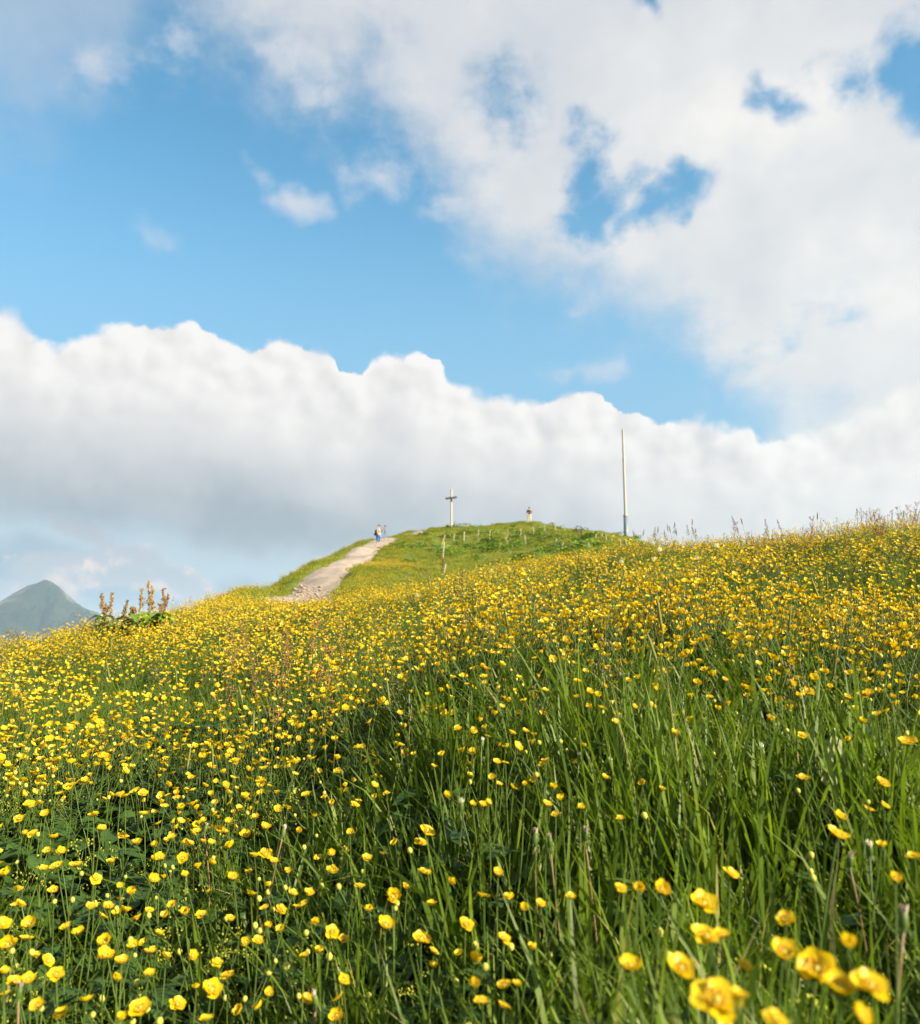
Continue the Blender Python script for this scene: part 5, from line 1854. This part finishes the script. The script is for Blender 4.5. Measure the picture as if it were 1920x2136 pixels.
# ------------------------------------------------------------------ buttercups, one by one
FL = [  # photo x, photo y, photo size
    (1467, 1890, 64), (1473, 1957, 55), (1507, 1953, 32), (1380, 1858, 38), (1332, 1858, 36), (1295, 1854, 20), (1524, 1825, 30), (1315, 2022, 53), (1420, 2024, 56), (1641, 1921, 36), (1768, 1971, 36),
    (1635, 1992, 60), (1705, 2028, 84), (1752, 2066, 66), (1815, 2062, 62), (1495, 2095, 92), (1538, 2080, 38), (1617, 2131, 46), (1793, 2123, 46), (1552, 2020, 34), (1748, 1745, 40), (1840, 1767, 24),
    (1752, 1706, 28), (1908, 1791, 26), (1868, 1836, 24), (1896, 1553, 34), (1677, 1627, 28), (1841, 1635, 26), (1815, 1690, 22), (1846, 1682, 20), (1770, 1458, 24), (1807, 1450, 34), (1667, 1455, 22),
    (1688, 1445, 22), (1799, 1506, 20), (1830, 1492, 16), (1698, 1419, 26), (1651, 1429, 22), (1603, 1421, 20), (1606, 1503, 24), (1675, 1535, 18), (1772, 1545, 16), (1772, 1408, 20), (1408, 1532, 22),
    (1261, 1624, 20), (1342, 1635, 18), (1382, 1648, 18), (1482, 1455, 14), (1139, 1587, 20), (1171, 1667, 22), (1142, 1680, 24), (1155, 1645, 22), (1213, 1685, 18), (1115, 1627, 20), (1071, 1645, 20),
    (1094, 1637, 16), (1042, 1637, 16), (1027, 1623, 18), (1036, 1591, 18), (1055, 1592, 14), (1018, 1674, 16), (986, 1680, 18), (1295, 1709, 18), (1097, 1527, 18), (1134, 1490, 18), (1018, 1537, 14), (1218, 1558, 16),
    (217, 1998, 42), (219, 1969, 33), (294, 2106, 40), (369, 2098, 32), (311, 2036, 25), (440, 2068, 40), (410, 2062, 18), (475, 2038, 28), (400, 1996, 24), (254, 2127, 26), (242, 2046, 25), (117, 2035, 28), (98, 2006, 24),
    (58, 2046, 26), (29, 2052, 28), (10, 2033, 26), (15, 1973, 34), (8, 2077, 24), (6, 1931, 28), (62, 1931, 32), (137, 1936, 20), (125, 1780, 24), (100, 1777, 18), (69, 1740, 18), (158, 1806, 24), (13, 1825, 28), (285, 1761, 22),
    (256, 1746, 20), (323, 1765, 18), (250, 1852, 18), (275, 1863, 26), (317, 1837, 26), (188, 1892, 18), (261, 1902, 24), (311, 1902, 18), (511, 1745, 28), (552, 1729, 28), (554, 1785, 30), (531, 1785, 20), (571, 1800, 20),
    (441, 1804, 22), (458, 1735, 22), (411, 1736, 18), (486, 1833, 24), (523, 1869, 26), (644, 1865, 24), (629, 1892, 30), (688, 1783, 24), (692, 1819, 26), (558, 1935, 22), (538, 1965, 24), (665, 1987, 24), (635, 1996, 20),
    (656, 1927, 26), (585, 1942, 22), (692, 1946, 28), (381, 1792, 24), (385, 1827, 18), (477, 1717, 20), (313, 1988, 26), (346, 1998, 22), (277, 1975, 24), (818, 1873, 40), (804, 1934, 48), (971, 1931, 32), (1010, 1871, 26),
    (1062, 1878, 30), (1110, 1981, 26), (1050, 1960, 28), (990, 2005, 36), (878, 1962, 38), (715, 2047, 26), (707, 2085, 30), (891, 1735, 32), (876, 1760, 26), (1039, 1825, 28), (886, 1822, 28), (939, 1843, 24), (717, 1962, 22),
    (1127, 1888, 24), (1192, 1873, 18), (765, 1793, 24), (802, 1783, 20),
    # upper foreground
    (929, 1661, 24), (1008, 1680, 20), (1055, 1560, 16), (615, 1592, 18), (640, 1660, 22), (512, 1665, 26), (470, 1530, 20), (500, 1545, 20), (420, 1580, 22), (440, 1600, 20), (550, 1605, 20), (545, 1640, 20), (490, 1590, 22),
    (720, 1480, 22), (700, 1545, 20), (755, 1560, 18), (835, 1555, 18), (865, 1575, 16), (705, 1610, 18), (655, 1705, 16), (740, 1680, 18), (780, 1640, 20), (980, 1620, 18), (905, 1600, 16), (580, 1690, 20), (470, 1640, 18),
    (300, 1700, 20), (330, 1720, 18), (195, 1702, 22), (230, 1660, 16), (95, 1700, 18), (60, 1680, 20), (150, 1640, 18), (20, 1620, 20), (40, 1710, 18), (100, 1600, 16), (350, 1640, 18), (390, 1650, 16), (260, 1610, 18),
    (835, 1490, 18), (790, 1465, 18), (930, 1490, 20), (955, 1520, 16), (1160, 1700, 16), (615, 1500, 18), (580, 1540, 18), (40, 1890, 22), (110, 1860, 20), (90, 1815, 18), (200, 1835, 20), (230, 1800, 18), (360, 1890, 20), (420, 1910, 22),
    (330, 1950, 20), (480, 1920, 22), (560, 1850, 20), (600, 1820, 18), (750, 1850, 22), (770, 1900, 24), (850, 1850, 22), (900, 1890, 24), (640, 2090, 28), (560, 2075, 24), (500, 2110, 26), (180, 2090, 28), (130, 2120, 30), (80, 2100, 28),
]
while len(FL) < 296:
    px, py = random.uniform(0, 1100), random.uniform(1500, 2130)
    if random.random() < 0.35:
        px, py = random.uniform(1000, 1920), random.uniform(1380, 1480)
    if all((px - q[0]) ** 2 + (py - q[1]) ** 2 > 26 ** 2 for q in FL):
        FL.append((px, py, float(np.interp(py, [1400, 1600, 1800, 2000, 2136], [17, 18, 21, 25, 30])) * random.uniform(0.85, 1.15)))

RF = 0.0125                                    # flower radius before scaling
PET = []
for cup in (0.30, 0.50, 0.72, 0.98):
    for q in range(2):
        mb = MB()
        vs_, fs_ = petal_mesh(RF, RF * (0.50 + 0.06 * q), cup, 5, 6, 0.05 + 0.08 * q)
        mb.add(vs_, fs_)
        PET.append(mb.mesh('petal', m_petal))


def centre_mesh(seed):
    """green domed pistil ringed by stamens, with sepals below"""
    rnd = random.Random(seed)
    mb = MB()
    mb.ball((0, 0, RF * 0.16), RF * 0.17, 1, 8, 5)
    for k in range(30):
        a_ = k * 2.399
        q = RF * (0.17 + 0.17 * rnd.random())
        b_ = Vector((q * 0.6 * math.cos(a_), q * 0.6 * math.sin(a_), 0.0008))
        t_ = Vector((q * math.cos(a_) * 1.3, q * math.sin(a_) * 1.3, RF * rnd.uniform(0.22, 0.36)))
        mb.tube([b_, t_], [0.0002, 0.0003], 3, 0, False)
        mb.ball(t_, 0.0006, 0, 4, 3, 1.5)
    for k in range(5):
        a_ = k * 1.2566 + 0.6
        d = Vector((math.cos(a_), math.sin(a_), 0))
        mb.strip([d * 0.0008 + Vector((0, 0, -0.0006)), d * RF * 0.3 + Vector((0, 0, -0.0004)), d * RF * 0.55 + Vector((0, 0, 0.0008))], [0.001, 0.0022, 0.0004], (-d.y, d.x, 0), 2)
    return mb.mesh('flower_centre', [m_stamen, m_bud, m_stem])


CEN = [centre_mesh(i) for i in range(3)]
mb = MB()
mb.ball((0, 0, 0.003), 0.0042, 0, 7, 5, 1.15)
BUD = mb.mesh('bud', m_bud)
LEAVES = []
for i in range(4):
    mb = MB()
    rnd = random.Random(70 + i)
    mb.tube([(0, 0, 0), (0.012, 0, 0.004)], 0.0007, 3, 0, False)
    cut_leaf(mb, (0.012, 0, 0.004), (1, 0, 0.25), 0.045, 0, rnd, 3 if i % 2 else 5)
    LEAVES.append(mb.mesh('leaf', m_leaf))


def flower_words(px, py, s, form):
    big = {(1495, 2095): 'biggest blurred buttercup, cut by the bottom edge', (1705, 2028): 'large blurred buttercup in the middle of the bottom right cluster', (1467, 1890): 'wide open buttercup topping the bottom right cluster',
           (1315, 2022): 'round blurred buttercup leftmost of the bottom right cluster', (1420, 2024): 'pale glinting buttercup second from left in the bottom right cluster', (1815, 2062): 'rightmost large blurred buttercup of the bottom right cluster',
           (1752, 2066): 'flat sideways buttercup low in the bottom right cluster', (1635, 1992): 'tall blurred buttercup left of the large middle one at bottom right', (1473, 1957): 'buttercup directly under the wide open one at bottom right',
           (1896, 1553): 'lone buttercup by the right edge above the pale leaf', (217, 1998): 'bright round buttercup below another near the bottom left', (219, 1969): 'buttercup just above the bright round one at bottom left',
           (294, 2106): 'round buttercup at the bottom edge left of the middle', (440, 2068): 'wide cup buttercup near the bottom with a smaller one at its left', (804, 1934): 'widest open buttercup low in the middle', (818, 1873): 'open buttercup above the widest one low in the middle',
           (1408, 1532): 'lone buttercup in the middle of the tall grass', (1748, 1745): 'side lit flat buttercup below the pale leaf'}
    for (bx, by), t_ in big.items():
        if abs(bx - px) < 1 and abs(by - py) < 1:
            return t_, None
    return None, None


def where_words(px, py):
    col = 'left edge' if px < 190 else 'left' if px < 520 else 'left middle' if px < 800 else 'middle' if px < 1100 else 'right middle' if px < 1400 else 'right' if px < 1720 else 'right edge'
    row = 'along the bottom edge' if py > 2030 else 'low in the foreground' if py > 1900 else 'in the lower foreground' if py > 1770 else 'in the upper foreground' if py > 1600 else 'behind the foreground'
    return col, row


for i, (px, py, s) in enumerate(FL):
    hwant = 0.34 if px > 900 else 0.29
    p0, rr = hit(px, py, hwant + random.uniform(-0.03, 0.03), 0.36, 4.0)
    k = rr / F_PX
    top_p = at(px, py, rr)
    sc = max(0.62, min(1.4, s * k / (2 * RF * 0.86)))
    cup = random.choices(range(4), (3, 4, 5, 2))[0]
    form = ('wide open', 'open', 'cup-shaped', 'half closed')[cup]
    words, grp = flower_words(px, py, s, form)
    tilt = (Vector((random.gauss(0.10, 0.15), random.gauss(-0.5, 0.15), 1)) if s > 50 else Vector((random.gauss(0.16, 0.32), random.gauss(-0.32, 0.28), 1))).normalized()
    if words is None:
        col_, row_ = where_words(px, py)
        lean_ = 'tilted right' if tilt.x > 0.28 else 'tilted left' if tilt.x < -0.12 else 'facing the viewer' if tilt.y < -0.30 else 'tipped away' if tilt.y > 0.05 else 'upright'
        size_ = 'large' if s > 29 else 'small' if s < 20 else 'middling'
        words = '%s %s buttercup, %s, %s at the %s' % (size_, form, lean_, row_, col_)
        grp = 'buttercups %s at the %s' % (row_, col_)
    b0 = Vector((p0.x + random.uniform(-.06, .06), p0.y + random.uniform(-.03, .09), 0))
    b0.z = gz(b0.x, b0.y) - 0.005
    tip = top_p - b0
    root = tag(link('buttercup', None, None, b0), words, 'buttercup', grp)
    mb = MB()
    pts = curve_pts((0, 0, 0), tip, (random.uniform(-.02, .02), random.uniform(-.02, .02), 0), 7)
    mb.tube(pts, [0.0017, 0.0016, 0.0015, 0.0014, 0.0013, 0.0012, 0.0011, 0.001], 5, 0, False)
    link('stem', mb.mesh('stem', m_stem), root)
    eu = (Vector((0, 0, 1)).rotation_difference(tilt) @ Euler((0, 0, random.uniform(0, 6.28))).to_quaternion()).to_euler()
    fl = link('flower', CEN[i % 3], root, tip, eu, sc)
    for j in range(5):
        link('petal', PET[cup * 2 + (i + j) % 2], fl, (0, 0, 0), (random.uniform(-.16, .16), random.uniform(-.25, .2), j * 2 * math.pi / 5 + random.uniform(-.08, .08)), random.uniform(0.93, 1.06))
    if random.random() < 0.45:
        j = random.choice((4, 5))
        e0 = pts[j] + Vector((random.uniform(-.035, .035), random.uniform(-.03, .03), random.uniform(0.03, 0.08)))
        mb = MB()
        mb.tube([pts[j], pts[j].lerp(e0, 0.5) + Vector((0, 0, -0.004)), e0], [0.001, 0.0009, 0.0007], 4, 0, False)
        br = link('side_stem', mb.mesh('side_stem', m_stem), root)
        link('bud', BUD, br, e0, (random.uniform(-.5, .5), random.uniform(-.5, .5), 0), random.uniform(0.8, 1.3))
    for j in random.sample((2, 3, 4), random.choice((1, 2))):
        link('leaf', LEAVES[random.randrange(4)], root, pts[j], (0, random.uniform(-.5, .1), random.uniform(0, 6.28)), random.uniform(0.7, 1.15))

# ------------------------------------------------------------------ haze
m_haze, nt = material('haze')
pv = nt.node('ShaderNodeVolumePrincipled')
pv.inputs['Color'].default_value = (0.58, 0.78, 1.0, 1)
pv.inputs['Density'].default_value = 0.00011
pv.inputs['Anisotropy'].default_value = 0.2
ho = nt.node('ShaderNodeOutputMaterial')
nt.t.links.new(pv.outputs[0], ho.inputs['Volume'])
zs = [min((o.matrix_world @ Vector(c)).z for c in o.bound_box) for o in C.objects if o.type == 'MESH' and o.name in ('ground', 'mountain')]
zt = [max((o.matrix_world @ Vector(c)).z for c in o.bound_box) for o in C.objects if o.type == 'MESH' and o.name in ('ground', 'mountain')]
hb = MB()
hb.box(-5600, 5600, -5600, 5600, min(zs) - 1.0, max(zt) + 10.0)
tag(link('haze', hb.mesh('haze', m_haze, smooth=False)), kind='stuff', label='thin pale summer haze lying over the valley')
